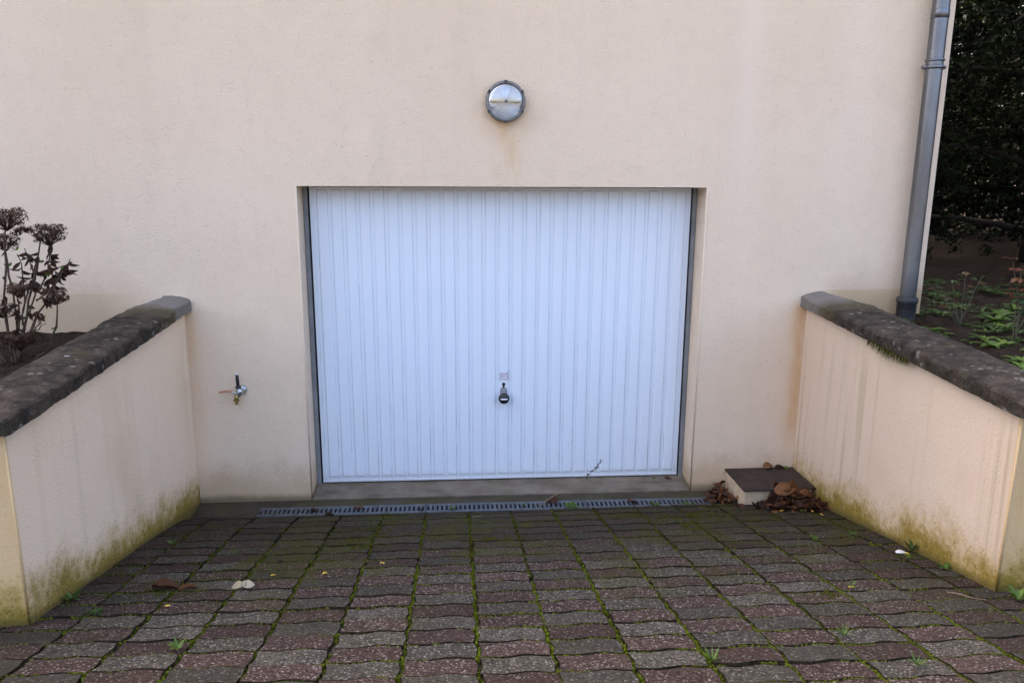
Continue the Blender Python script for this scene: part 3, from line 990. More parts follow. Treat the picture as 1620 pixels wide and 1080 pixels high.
for (r, c, xc, yc) in cells:
    if yc < -3.4: continue
    u, v, z = project((xc, yc, zr(yc)))
    if not (-120 < u < 1740): continue
    # column joint on the right side of this cell
    for k in range(60):
        y = yc + RW*(rm.random()-0.5)
        x = xc + CW/2 + rm.gauss(0, 0.0035+0.008*max(0, mnoise.noise(Vector((xc*5, y*7, 3.0))))) + 0.009*(1-2*abs((y-yc)/RW))
        if x > XR-0.01 and y > YE: continue
        m = mossiness(x, y)
        if rm.random() < (m+0.05)*1.1 and mnoise.noise(Vector((x*9, y*13, 5.0))) > -0.32:
            bright = 0.46+0.5*mnoise.noise(Vector((x*2, y*2, 9)))+0.3*rm.random() + (0.12 if y < -1.2 else -0.1)
            clump(x, y, 0.0020+0.0050*rm.random()**3, -0.007+0.009*rm.random()*min(1, m), bright+rm.gauss(0,0.12))
    for k in range(60):
        u_ = rm.random()
        x = xc-CW/2+CW*u_
        y = yc + RW/2 + WA*wave_at(u_) + rm.gauss(0, 0.0025)
        m = mossiness(x+3.3, y)+0.22 + 0.5*(mnoise.noise(Vector((x*1.7, r*3.3, 1)))-0.05)
        if rm.random() < m and mnoise.noise(Vector((x*7, r*5.3, 2.0))) > -0.06:
            bright = 0.42+0.5*mnoise.noise(Vector((x*2, y*2, 9)))+0.3*rm.random() + (0.1 if y < -1.2 else -0.1)
            clump(x, y, 0.0022+0.0042*rm.random()**2, -0.003+0.007*rm.random()*min(1, m), bright)
# cushions grown over whole stones
for (cx, cy, rx, ry, cnt) in ((2.42,-0.62,0.22,0.13,650),(2.55,-0.36,0.10,0.05,160),(0.46,-0.75,0.11,0.28,420),(1.14,-0.98,0.11,0.035,160),
                              (0.42,-1.02,0.10,0.05,130),(-0.28,-1.72,0.16,0.07,160),(0.30,-1.28,0.13,0.06,160),(2.35,-1.1,0.05,0.2,160),
                              (1.98,-0.6,0.09,0.06,120),(2.25,-0.85,0.05,0.15,120),(2.5,-1.95,0.05,0.1,80)):
    for k in range(cnt*3):
        x = cx + rm.gauss(0, 0.62)*rx; y = cy + rm.gauss(0, 0.55)*ry
        if mnoise.noise(Vector((x*16, y*16, 0))) + 0.6*mnoise.noise(Vector((x*41, y*41, 0))) > -0.05:
            clump(x, y, 0.003+0.005*rm.random(), 0.0005+0.004*rm.random(), 0.0+0.5*rm.random())
o = mb.build('moss', MT['moss'], fixn=False)
tag(o, 'bright green moss grown in the paving joints', 'moss', kind='stuff')

# ------------------------------------------------------------------ covered box in the corner
box = thing('service_box', 'small rendered box with dark brown cover plate in the right corner', 'box', loc=(2.96, -0.2, 0))
mb = MB()
mb.add([(2.735,-0.352,-0.15),(XR-0.002,-0.345,-0.15),(XR-0.002,-0.001,-0.15),(2.735,-0.001,-0.15),
        (2.735,-0.352,0.145),(XR-0.002,-0.345,0.145),(XR-0.002,-0.001,0.148),(2.735,-0.001,0.148)],
       [(0,3,2,1),(4,5,6,7),(0,1,5,4),(1,2,6,5),(2,3,7,6),(3,0,4,7)])
child(mb.build('rendered_base', MT['boxr'], None, bevel=0.008), box)
mb = MB()
vs = []
pts = [(2.722,-0.376),(2.96,-0.371),(XR-0.006,-0.366),(XR-0.006,-0.18),(XR-0.006,-0.012),(2.95,-0.010),(2.722,-0.014),(2.724,-0.2)]
N = len(pts)
for z in (0.149, 0.161): vs += [(x+rm.gauss(0,0.0015), y+rm.gauss(0,0.0015), z) for x, y in pts]
mb.add(vs, [tuple(range(N)), tuple(range(N, 2*N))] + [(i, (i+1)%N, N+(i+1)%N, N+i) for i in range(N)])
child(mb.build('cover_plate', MT['lid'], None, bevel=0.002), box)

# ------------------------------------------------------------------ leaves
rl = random.Random(21)
def rdir(r, flat=1.0):
    a = r.random()*6.283; z = (r.random()*2-1)*flat
    return Vector((math.cos(a), math.sin(a), z)).normalized()
def leafpile(name, spots, label, seed):
    r = random.Random(seed); mb = MB()
    for (cx, cy, rx, ry, h, cnt, L) in spots:
        for k in range(cnt):
            a = r.random()*6.283; q = math.sqrt(r.random())
            x = cx+rx*q*math.cos(a); y = cy+ry*q*math.sin(a)
            x = min(x, XR-0.03)
            if y > -0.378 and 2.70 < x: y = -0.385-0.02*r.random()
            if x > 2.69 and cx < 2.70: x = 2.685-0.02*r.random()
            z = max(zr(y), zr(-0.5) if False else zr(y)) + 0.006 + h*(1-q*q)*r.random()
            l = L*(0.6+0.8*r.random())
            t = r.random()
            mb.leaf((x, y, z), rdir(r, 0.5), rdir(r, 1.0)+Vector((0,0,0.9)), l, l*(0.45+0.25*r.random()), r.gauss(0, 0.6), r.gauss(0.2, 0.5), 0.08+0.62*t*t+0.30*r.random()*(z > zr(y)+h*0.45), seg=4, tw=r.gauss(0, 0.9))
    o = mb.build(name, MT['deadleaf'], smooth=True, fixn=False)
    return tag(o, label, 'leaves', kind='stuff')
leafpile('leaf_pile', [(3.00,-0.47,0.22,0.12,0.055,260,0.052),(2.99,-0.42,0.13,0.06,0.115,70,0.075),(3.10,-0.46,0.08,0.10,0.06,60,0.06)],
         'heap of brown dead leaves in front of the covered box', 1)
leafpile('leaf_pile', [(2.655,-0.17,0.06,0.10,0.075,95,0.05),(2.69,-0.10,0.03,0.06,0.10,30,0.05),(2.64,-0.06,0.05,0.03,0.03,20,0.035)],
         'small heap of dead leaves between the drain grate and the box', 2)
def big_leaf(name, p, parts, mat, label, cat='leaf', group=None):
    mb = MB()
    for (off, d, nrm, L, W, curl, fold, tint, tw) in parts:
        mb.leaf(Vector(p)+Vector(off), d, nrm, L, W, curl, fold, tint, seg=8, tw=tw)
    o = mb.build(name, MT[mat], smooth=True, fixn=False)
    tag(o, label, cat, group)
    sd_ = o.modifiers.new('thick', 'SOLIDIFY'); sd_.thickness = 0.0012
    return o
P = lambda x, y, dz=0.004: (x, y, zr(y)+dz)
big_leaf('dead_leaf', P(2.90,-0.42,0.10), [((0,0,0),(0.9,-0.1,0.25),(0,-0.7,0.7),0.15,0.095,-0.25,0.35,0.72,0.5)], 'deadleaf', 'large curled orange-brown leaf on top of the heap by the box')
big_leaf('dead_leaf', (2.965,-0.33,0.150), [((0,0,0),(-0.45,-0.05,0.5),(0,-1,0.2),0.085,0.04,0.4,0.5,0.7,0.3)], 'deadleaf', 'upright curled brown leaf leaning over the front edge of the box cover')
big_leaf('dead_leaf', P(3.05,-0.44,0.10), [((0,0,0),(0.9,-0.35,-0.25),(0,-0.5,0.9),0.12,0.07,-0.3,0.5,0.66,0.6)], 'deadleaf', 'rust-brown twisted leaf on the right slope of the leaf heap')
big_leaf('dead_leaf', (2.98,-0.035,0.172), [((0,0,0),(0.7,0.05,0.2),(0,-0.6,0.8),0.075,0.055,-0.3,0.5,0.75,0.5)], 'deadleaf', 'crumpled orange-brown leaf at the back of the box cover')
big_leaf('dead_leaf', (3.06,-0.03,0.168), [((0,0,0),(0.8,-0.1,0.12),(0,-0.3,0.9),0.07,0.04,-0.2,0.4,0.05,0.3)], 'deadleaf', 'blackened leaf at the back of the box cover')
big_leaf('dead_leaf', P(-0.335,-1.645,0.016), [((-0.045,0,-0.004),(1,0.1,0.12),(0,-0.25,1),0.12,0.07,-0.35,0.75,0.36,0.7),((-0.05,0.01,0.0),(0.9,0.2,0.3),(0,0.3,1),0.09,0.05,-0.6,0.5,0.3,-0.8)], 'deadleaf', 'crumpled brown leaf on the paving, left of its thinner neighbour')
big_leaf('dead_leaf', P(-0.262,-1.67,0.010), [((0,0,0),(1,0.15,0.12),(0,-0.4,1),0.085,0.032,-0.2,0.9,0.42,0.9)], 'deadleaf', 'thin rolled brown leaf on the paving beside a crumpled one')
big_leaf('dead_leaf', P(0.008,-1.655,0.012), [((0,0,0),(-1,0.05,0.15),(0,-0.3,1),0.055,0.04,-0.35,0.5,0.3,0.4),((0,0,0),(0.9,0.1,0.25),(0,-0.5,1),0.05,0.038,-0.35,0.5,0.8,-0.4),((0.0,-0.005,0),(0.2,0.3,0.9),(0,-1,0.2),0.028,0.02,-0.35,0.5,0.6,-0.4)], 'paleleaf', 'pale dry leaf on the paving on the left')
big_leaf('dead_leaf', P(0.075,-1.295,0.006), [((0,0,0),(1,0.3,0.1),(0,0,1),0.03,0.022,-0.5,0.6,0.02,0.4)], 'deadleaf', 'small black leaf on the paving left of centre')
big_leaf('dead_leaf', (0.015,-0.17,0.008), [((0,0,0),(1,-0.25,0.1),(0,0,1),0.055,0.04,-0.3,0.5,0.25,0.4),((0.01,0,0),(0.6,-0.7,0.3),(0,0,1),0.03,0.022,-0.3,0.5,0.05,0.4)], 'deadleaf', 'dark brown leaf on the left drain grate near its end')
big_leaf('dead_leaf', (0.31,-0.155,0.008), [((0,0,0),(1,0.1,0.2),(0,-0.3,1),0.04,0.03,-0.3,0.5,0.62,0.4),((0,0,0),(-0.5,-0.5,0.2),(0,0,1),0.04,0.025,-0.3,0.5,0.2,0.4)], 'deadleaf', 'light brown leaf on the left drain grate near its middle')
big_leaf('dead_leaf', P(0.13,-0.30,0.006), [((0,0,0),(1,-0.2,0.15),(0,0,1),0.06,0.045,-0.2,0.5,0.12,0.4)], 'deadleaf', 'dark leaf on the paving in front of the left grate')
big_leaf('dead_leaf', (1.54,-0.15,0.012), [((0,0,0),(1,0.3,0.35),(0,-0.6,0.8),0.07,0.05,-0.3,0.6,0.3,0.4),((0,0,0),(-0.7,0,0.2),(0,-0.4,0.8),0.03,0.03,-0.3,0.6,0.05,0.4)], 'deadleaf', 'dark curled leaf on the middle grate at the foot of the dry stalk')
big_leaf('dead_leaf', (2.055,-0.165,0.008), [((0,0,0),(1,-0.4,0.1),(0,0,1),0.06,0.045,-0.3,0.5,0.22,0.5),((0,0,0),(-0.2,0.5,0.5),(0,-1,0.3),0.03,0.022,-0.3,0.5,0.35,0.5)], 'deadleaf', 'brown leaf on the right drain grate')
big_leaf('dead_leaf', (2.365,0.150,0.034), [((0,0,0),(1,0.1,0.12),(0,-0.2,1),0.06,0.042,-0.4,0.5,0.45,0.5)], 'deadleaf', 'small brown leaf lying on the sill at the right end of the door')
big_leaf('dead_leaf', (0.70,-0.21,0.008), [((0,0,0),(1,0.5,0.2),(0,-0.2,1),0.03,0.02,-0.4,0.5,0.1,0.5)], 'deadleaf', 'tiny dark leaf at the joint of the left and middle grates')
big_leaf('green_leaf', (2.28,0.155,0.034), [((0,0,0),(1,0.2,0.1),(0,0,1),0.03,0.02,-0.2,0.3,1.0,0.2)], 'greenleaf', 'small yellow-green leaf on the door sill')
big_leaf('green_leaf', (3.125,-0.03,0.164), [((0,0,0),(1,-0.1,0.1),(0,-0.3,1),0.04,0.03,-0.2,0.3,1.0,0.2)], 'greenleaf', 'green leaf in the back corner of the box cover')
big_leaf('green_leaf', P(3.00,-0.585,0.008), [((0,0,0),(1,0.35,0.1),(0,-0.3,1),0.045,0.022,-0.2,0.3,1.0,0.2)], 'greenleaf', 'pale green leaf in front of the leaf heap')
big_leaf('white_scrap', P(3.085,-1.44,0.006), [((0,0,0),(1,-0.05,0.05),(0,-0.2,1),0.055,0.03,-0.1,0.3,0.5,0.2)], 'white', 'white scrap lying by the foot of the right wall', 'litter')
big_leaf('white_scrap', (-0.80,-1.30,1.283), [((0,0,0),(1,0.3,0.02),(0,0,1),0.022,0.012,-0.1,0.1,0.5,0.2)], 'white', 'tiny white scrap on the left coping', 'litter')
# yellow petals
ry = random.Random(4)
ypos = [(2.80,-0.50,'yellow petal just left of the leaf heap by the box'),(2.89,-0.56,'yellow petal in front of the left part of the leaf heap'),(3.06,-0.60,'yellow petal in front of the right part of the leaf heap'),
        (3.08,-0.68,'lone yellow petal a row before the leaf heap'),(0.58,-1.36,'yellow petal on the paving left of the centre, on a grey stone'),
        (0.10,-1.50,'yellow petal on the paving above the pale dry leaf'),(2.615,-1.90,'yellow petal on a small weed in the right paving'),
        (3.13,-1.46,'yellow petal beside the white scrap'),(-0.24,-1.86,'yellow petal on the paving below the crumpled brown leaf'),(0.33,-1.49,'yellow petal on the mossy paving right of the pale leaf')]
for i, (x, y, lb) in enumerate(ypos):
    mb = MB()
    for k in range(3):
        mb.leaf(P(x, y, 0.006), rdir(ry, 0.3)+Vector((0,0,0.3)), (0,0,1), 0.014, 0.011, -0.3, 0.4, 0.5, seg=2)
    o = mb.build('yellow_petal', MT['yellow'], fixn=False)
    tag(o, lb, 'petal', 'yellow petals on the paving')

# ------------------------------------------------------------------ weeds
def weed(p, size, n, label, seed, erect=0.5, mat='greenleaf', tint=(0.4, 1.0), wide=0.3):
    r = random.Random(seed); mb = MB()
    for k in range(n):
        a = 6.283*k/n + r.gauss(0, 0.25)
        e_ = erect*(0.5+0.9*r.random())
        d = Vector((math.cos(a), math.sin(a), e_))
        L = size*(0.6+0.6*r.random())
        mb.leaf(Vector(p)+Vector((math.cos(a)*0.003, math.sin(a)*0.003, 0)), d, (0,0,1), L, L*wide, -0.35*r.random(), 0.3, tint[0]+(tint[1]-tint[0])*r.random(), seg=3)
    o = mb.build('weed', MT[mat], smooth=True, fixn=False)
    return tag(o, label, 'weed', 'weeds sprouting in the paving')
weed(P(-0.672,-1.74), 0.055, 12, 'green rosette weed against the foot of the left wall', 1, 0.8)
weed(P(-0.50,-1.90), 0.04, 9, 'dark green weed on the paving right of the left wall rosette', 2, 0.5, tint=(0.0,0.3))
weed(P(-0.56,-0.92), 0.03, 7, 'small weed in the paving near the left corner', 3, 0.8)
weed(P(-0.18,-1.13), 0.022, 7, 'tiny weed in the paving between the left wall and the moss', 4, 0.8)
weed((0.905,-0.205,0.004), 0.042, 8, 'weed growing through the middle grate near its left end', 5, 1.4)
weed((1.36,-0.18,0.004), 0.028, 6, 'tiny weed growing through the middle grate near its centre', 6, 1.4)
weed((1.66,-0.235,0.006), 0.062, 14, 'leafy weed at the front edge of the middle grate', 7, 0.5)
weed(P(2.20,-0.25), 0.05, 12, 'weed at the front edge of the right grate', 8, 0.6, tint=(0.2,0.7))
weed(P(2.41,-0.25), 0.045, 10, 'weed at the front edge of the right grate, nearest the box', 9, 0.6)
weed(P(2.80,-1.17), 0.040, 14, 'feathery weed on the paving before the leaf heap', 10, 0.9, wide=0.2)
weed(P(3.05,-1.10), 0.03, 9, 'small weed on the paving near the right wall', 11, 0.5)
weed(P(3.10,-1.52), 0.03, 9, 'weed beside the white scrap', 12, 0.6)
weed(P(3.175,-1.43), 0.085, 8, 'tall thin weed against the foot of the right wall', 13, 2.2, wide=0.12, tint=(0.1,0.5))
weed(P(3.165,-1.70), 0.04, 11, 'green rosette weed against the foot of the right wall', 14, 0.6)
weed(P(3.21,-2.10), 0.06, 12, 'yellow-green weed at the end of the right wall', 15, 1.2, tint=(0.6,1.0))
weed(P(2.33,-2.385), 0.045, 26, 'grassy tuft in a paving joint on the right', 16, 1.3, wide=0.08, tint=(0.5,1.0))
weed(P(1.79,-2.55), 0.045, 22, 'pale grass tuft in a paving joint right of centre', 17, 1.3, wide=0.10, tint=(0.7,1.0))
weed(P(-0.05,-2.28), 0.035, 12, 'small weed in a paving joint at the lower left', 18, 1.0, tint=(0.6,1.0))
weed(P(2.45,-2.64), 0.04, 22, 'mossy grass tuft in a paving joint at the lower right', 19, 1.3, wide=0.1, tint=(0.6,1.0))
weed(P(2.62,-1.89), 0.03, 10, 'weed with yellow scrap in a paving joint on the right', 20, 0.9)

# dry stalk
stalk = thing('dry_stalk', 'dry brown weed stalk leaning over the door sill', 'stalk', loc=(1.483, -0.175, 0.0))
pth = [(1.470,-0.185,0.004),(1.53,-0.165,0.045),(1.61,-0.12,0.070),(1.70,-0.08,0.098),(1.78,-0.055,0.135),(1.845,-0.045,0.195),(1.880,-0.045,0.248)]
mb = MB(); mb.tube(pth, [0.0028,0.0026,0.0024,0.0022,0.002,0.0018,0.001], 6)
child(mb.build('stem', MT['straw'], None, smooth=True), stalk)
mb = MB(); rs = random.Random(9)
for i, f_ in enumerate((0.05,0.2,0.36,0.5,0.64,0.78,0.9,1.0)):
    a = Vector(pth[4]).lerp(Vector(pth[6]), f_) if f_ < 0.5 else Vector(pth[5]).lerp(Vector(pth[6]), (f_-0.5)*2)
    for k in range(5):
        mb.leaf(a+Vector((rs.gauss(0,0.003),0,rs.gauss(0,0.003))), rdir(rs, 1), rdir(rs, 1), 0.014*(1.2-0.5*f_), 0.011, 0.2, 0.3, 0.1+0.3*rs.random(), seg=2)
child(mb.build('seed_heads', MT['deadleaf'], None, fixn=False), stalk)
mb = MB(); mb.tube([(1.655,-0.10,0.08),(1.662,-0.10,0.11),(1.672,-0.10,0.128)],[0.0015,0.0013,0.001],5)
child(mb.build('side_shoot', MT['straw'], None), stalk)
# twigs on the paving
for (a, b, lb) in (((-0.42,-1.30),(-0.10,-1.12),'thin dark twig on the paving at the left'), ((2.98,-2.0),(3.08,-2.10),'thin pale twig on the paving at the right'), ((1.03,-0.52),(1.09,-0.46),'short pale twig on the paving before the middle grate'), ((2.1,-0.30),(2.45,-0.27),'thin twig on the paving before the right grate')):
    mb = MB()
    pts = [Vector(P(a[0]+(b[0]-a[0])*t, a[1]+(b[1]-a[1])*t, 0.006)) + Vector((0, 0.008*math.sin(t*7), 0)) for t in (0,0.2,0.4,0.6,0.8,1)]
    mb.tube(pts, [0.0018,0.0018,0.0016,0.0015,0.0013,0.001], 5)
    tag(mb.build('twig', MT['straw' if 'pale' in lb else 'stem']), lb, 'twig')

# ------------------------------------------------------------------ wall lamp
lamp = thing('wall_lamp', 'round bulkhead lamp with clear ribbed glass above the garage door', 'lamp', loc=(1.253, 0, 2.498))
LC = (1.247, 0.0, 2.492)
mb = MB()
mb.lathe(LC, (0,-1,0), [(0.0,0.001),(0.105,0.001),(0.108,0.022),(0.116,0.026),(0.119,0.034),(0.117,0.044),(0.110,0.049),(0.104,0.050),(0.100,0.047),(0.099,0.036),(0.099,0.030)], 56)
child(mb.build('lamp_body', MT['alu'], None, smooth=True), lamp)
mb = MB()
# faceted reflector: eight tilted sectors
cx, cy, cz = LC
for k in range(8):
    a0 = math.pi/8 + k*math.pi/4; a1 = a0+math.pi/4
    hub = (cx, cy-0.016-0.006*(k % 2), cz)
    q = []
    for j in range(5):
        a = a0+(a1-a0)*j/4
        q.append((cx+0.098*math.cos(a), cy-0.030+0.008*((k*5) % 3), cz+0.098*math.sin(a)))
    mb.add([hub]+q, [(0, j+1, j+2) for j in range(4)])
child(mb.build('reflector', MT['refl'], None), lamp)
mb = MB(); mb.tube([(cx-0.085,cy-0.036,cz+0.006),(cx+0.085,cy-0.036,cz+0.006)], 0.015, 14)
child(mb.build('lamp_tube', MT['bulb'], None, smooth=True), lamp)
mb = MB()
prof = []
for i in range(25):
    t = i/24
    r = 0.099*(1-t)
    hgt = 0.044 + 0.040*math.sqrt(max(0, 1-(r/0.105)**2)) + 0.0011*math.sin(i*math.pi/1.5)*(1 if 2 < i < 22 else 0)
    prof.append((r, hgt))
mb.lathe(LC, (0,-1,0), prof, 56)
child(mb.build('glass_lens', MT['glass'], None, smooth=True), lamp)
mb = MB(); mb.lathe((cx, cy-0.0835, cz), (0,-1,0), [(0.010,-0.004),(0.011,0.0),(0.009,0.004),(0.0,0.005)], 20)
child(mb.build('centre_boss', MT['alu'], None, smooth=True), lamp)
for k in range(6):
    a = math.pi/2 + k*math.pi/3
    mb = MB()
    d = Vector((math.cos(a), 0, math.sin(a))); t = Vector((-math.sin(a), 0, math.cos(a)))
    c = Vector(LC)+Vector((0,-0.030,0))
    vs = []
    for rr in (0.108, 0.1195):
        for yy in (0.012, -0.024):
            for tt in (-0.009, 0.009): vs.append(c+d*rr+t*tt+Vector((0, yy, 0)))
    mb.add(vs, [(0,1,3,2),(4,6,7,5),(0,4,5,1),(2,3,7,6),(0,2,6,4),(1,5,7,3)])
    child(mb.build('clip', MT['iron'], None, bevel=0.002), lamp)

# ------------------------------------------------------------------ tap
tap = thing('wall_tap', 'brass and nickel wall tap with black upright pipe end and orange lever', 'tap', loc=(-0.41, 0, 0.75))
def tp(name, mat, fn, **k):
    mb = MB(); fn(mb); child(mb.build(name, MT[mat], None, **k), tap)
tp('wall_flange', 'chrome', lambda m: m.lathe((-0.393,0,0.752),(0,-1,0),[(0.0,0.001),(0.030,0.001),(0.030,0.004),(0.017,0.014),(0.012,0.02),(0.012,0.045),(0.0,0.045)],24), smooth=True)
tp('valve_body', 'chrome', lambda m: m.lathe((-0.400,-0.055,0.750),(0.25,0,1),[(0.0,-0.032),(0.013,-0.032),(0.016,-0.026),(0.022,-0.012),(0.025,0.0),(0.022,0.013),(0.016,0.024),(0.0,0.026)],20), smooth=True)
tp('collar', 'iron', lambda m: m.lathe((-0.404,-0.055,0.776),(0,0,1),[(0.0,0.0),(0.017,0.0),(0.018,0.006),(0.013,0.014),(0.0,0.014)],18), smooth=True)
tp('grip', 'plastic', lambda m: m.tube([(-0.404,-0.055,0.785),(-0.405,-0.056,0.82),(-0.406,-0.056,0.85),(-0.406,-0.055,0.862)],[0.0095,0.0105,0.0095,0.007],14), smooth=True)
tp('grip_cap', 'silver', lambda m: m.lathe((-0.406,-0.055,0.862),(0,0,1),[(0.0,0.0),(0.008,0.0),(0.0085,0.004),(0.006,0.008),(0.0,0.009)],14), smooth=True)
tp('spout', 'brass', lambda m: m.tube([(-0.412,-0.058,0.735),(-0.417,-0.064,0.718),(-0.417,-0.066,0.706)],[0.013,0.012,0.011],14), smooth=True)
tp('spout_nut', 'brass', lambda m: m.lathe((-0.417,-0.066,0.706),(0,0,-1),[(0.0,0.0),(0.019,0.0),(0.019,0.012),(0.010,0.014),(0.010,0.032),(0.0075,0.032),(0.0,0.030)],6))
tp('lever', 'chrome', lambda m: m.tube([(-0.412,-0.072,0.750),(-0.430,-0.075,0.752),(-0.448,-0.075,0.760)],[0.006,0.005,0.0045],10), smooth=True)
tp('lever_sleeve', 'copper', lambda m: m.tube([(-0.446,-0.075,0.760),(-0.475,-0.075,0.761),(-0.517,-0.074,0.755)],[0.0055,0.006,0.005],10), smooth=True)

# ------------------------------------------------------------------ downpipe
pipe = thing('downpipe', 'grey zinc downpipe at the right corner of the house', 'downpipe', loc=(3.815, -0.08, 1.2))
PX, PY, PR = 3.814, -0.085, 0.0485
mb = MB(); mb.lathe((PX, PY, 1.29), (0,0,1), [(PR*0.96, 0.0),(PR, 0.01)]+[(PR, 0.01+0.2*i) for i in range(1, 9)]+[(PR,1.72),(PR,4.3)], 32)
child(mb.build('pipe', MT['zinc'], None, smooth=True), pipe)
mb = MB(); mb.lathe((PX, PY, 2.985), (0,0,1), [(PR,0),(PR+0.002,0.001),(PR+0.002,0.05),(PR,0.052)], 32)
child(mb.build('pipe_joint', MT['zinc'], None, smooth=True), pipe)
for zc, rr in ((2.712, 0.011), (2.752, 0.008)):
    mb = MB()
    mb.lathe((PX, PY, zc), (0,0,1), [(PR+rr*math.cos(a)*0.9, rr*math.sin(a)) for a in [k*math.pi/6-math.pi for k in range(12)]], 32, closed=True)
    child(mb.build('clamp_ring', MT['zinc'], None, smooth=True), pipe)
for s_ in (-1, 1):
    mb = MB(); mb.tube([(PX+s_*(PR+0.010), PY-0.014, 2.712), (PX+s_*(PR+0.010), PY+0.02, 2.712)], 0.011, 10)
    child(mb.build('clamp_lug', MT['zinc'], None, smooth=True), pipe)
mb = MB(); mb.tube([(PX, PY+0.05, 2.712), (PX, 0.0, 2.712)], 0.007, 8)
child(mb.build('clamp_stud', MT['zinc'], None), pipe)
mb = MB(); mb.lathe((PX, PY, 1.16), (0,0,1), [(0.058,0.0),(0.058,0.125),(0.064,0.128),(0.065,0.155),(0.060,0.160),(0.050,0.161)], 28)
child(mb.build('drain_socket', MT['iron'], None, smooth=True), pipe)

# ------------------------------------------------------------------ dried hydrangea on the left
hyd = thing('hydrangea', 'dried hydrangea with brown flower heads behind the left wall', 'shrub', loc=(-1.30, -0.80, 1.12))
rh = random.Random(31)
HB = Vector((-1.30,-0.78,1.10))
def bez(a, b, c, n=9):
    a, b, c = Vector(a), Vector(b), Vector(c)
    return [a*(1-t)**2 + b*2*t*(1-t) + c*t*t for t in [i/(n-1) for i in range(n)]]
def jit(path, s):
    return [p if i == 0 else p+Vector((rh.gauss(0,s), rh.gauss(0,s), rh.gauss(0,s))) for i, p in enumerate(path)]
stems = [
 ((-1.30,-0.78,1.10), (-1.24,-0.78,1.32), (-1.105,-0.77,1.755)),
 ((-1.30,-0.80,1.10), (-1.34,-0.78,1.40), (-1.255,-0.78,1.84)),
 ((-1.28,-0.78,1.12), (-1.17,-0.80,1.40), (-1.015,-0.75,1.605)),
 ((-1.29,-0.76,1.10), (-1.10,-0.72,1.16), (-1.085,-0.74,1.43)),
 ((-1.29,-0.80,1.11), (-1.24,-0.83,1.30), (-1.225,-0.82,1.48)),
 ((-1.20,-0.78,1.38), (-1.15,-0.76,1.50), (-1.19,-0.76,1.70)),
 ((-1.24,-0.78,1.32), (-1.25,-0.70,1.50), (-1.235,-0.74,1.68)),
 ((-1.14,-0.78,1.50), (-1.10,-0.75,1.57), (-1.055,-0.76,1.74)),
 ((-1.32,-0.82,1.10), (-1.45,-0.8,1.4), (-1.46,-0.75,1.8)),
 ((-1.32,-0.80,1.10), (-1.5,-0.7,1.3), (-1.58,-0.66,1.62)),
 ((-1.31,-0.74,1.10), (-1.36,-0.6,1.4), (-1.40,-0.55,1.70)),
 ((-1.22,-0.78,1.28), (-1.16,-0.80,1.30), (-1.14,-0.80,1.36)),
 ((-1.12,-0.77,1.52), (-1.06,-0.75,1.54), (-0.985,-0.74,1.66)),
 ((-1.16,-0.78,1.45), (-1.12,-0.74,1.48), (-1.075,-0.73,1.60)),
 ((-1.25,-0.80,1.25), (-1.18,-0.84,1.30), (-1.10,-0.84,1.34)),
 ((-1.22,-0.80,1.40), (-1.18,-0.78,1.55), (-1.12,-0.76,1.66)),
 ((-1.30,-0.78,1.12), (-1.36,-0.86,1.30), (-1.32,-0.90,1.55)),
]
for i, (a, b, c) in enumerate(stems):
    path = jit(bez(a, b, c), 0.005)
    r0 = 0.0075 if i < 5 or i in (8,9,10) else 0.0045
    mb = MB(); mb.tube(path, [r0*(1-0.55*k/(len(path)-1))*(1.25 if k % 3 == 0 else 1) for k in range(len(path))], 6)
    child(mb.build('stem', MT['stem'], None, smooth=True), hyd)
def head(c, r, n, hue=0.0, squash=0.7):
    mb = MB(); c = Vector(c); r *= 1.12; n = int(n*1.6)
    for k in range(n):
        d = rdir(rh, 1.0)
        q = c + Vector((d.x*r, d.y*r, d.z*r*squash))*(0.35+0.75*rh.random()**0.6)
        pn = (d+rdir(rh,1)*0.7).normalized()
        t1 = pn.orthogonal().normalized()
        a0 = rh.random()*6.28
        tint = max(0, min(1, 0.35+0.35*d.z+rh.gauss(0,0.2)+hue))
        for j in range(4):
            dd = Matrix.Rotation(a0+j*1.571, 3, pn) @ t1
            mb.leaf(q, dd+pn*0.25, pn, 0.016*(0.7+0.5*rh.random()), 0.016, -0.3, 0.25, tint, seg=1)
        if k % 4 == 0: mb.tube([c-Vector((0,0,r*0.8)), q], [0.0014, 0.0008], 3, cap=False, tint=0.15)
    child(mb.build('flower_head', MT['flower'], None, fixn=False), hyd)
head((-1.075,-0.76,1.785), 0.072, 150)
head((-1.255,-0.78,1.865), 0.078, 170)
head((-1.205,-0.77,1.80), 0.030, 26)
head((-1.085,-0.745,1.468), 0.055, 120, 0.15, 0.85)
head((-1.225,-0.815,1.515), 0.050, 80, 0.2, 0.6)
head((-1.30,-0.84,1.42), 0.055, 90, -0.1)
head((-1.23,-0.85,1.27), 0.070, 130, -0.15, 0.6)
head((-1.46,-0.75,1.83), 0.075, 140)
head((-1.58,-0.66,1.65), 0.070, 120)
head((-1.40,-0.55,1.73), 0.065, 110)
head((-1.16,-0.77,1.80), 0.020, 14)
mb = MB()
for k in range(150):
    a, b, c = stems[rh.choice([0,1,2,2,5,6,7,7,4,12,8,12,13,13,15])]
    t = 0.45+0.55*rh.random()
    p = bez(a, b, c, 41)[int(t*40)]
    mb.leaf(p, rdir(rh, 0.5)+Vector((0,0,-0.75)), rdir(rh, 1), 0.030+0.035*rh.random(), 0.022, rh.gauss(0,0.5), 0.7, rh.random()*0.4, seg=3, tw=rh.gauss(0,0.9))
child(mb.build('dry_leaves', MT['deadleaf'], None, fixn=False), hyd)['kind'] = 'stuff'
mb = MB()
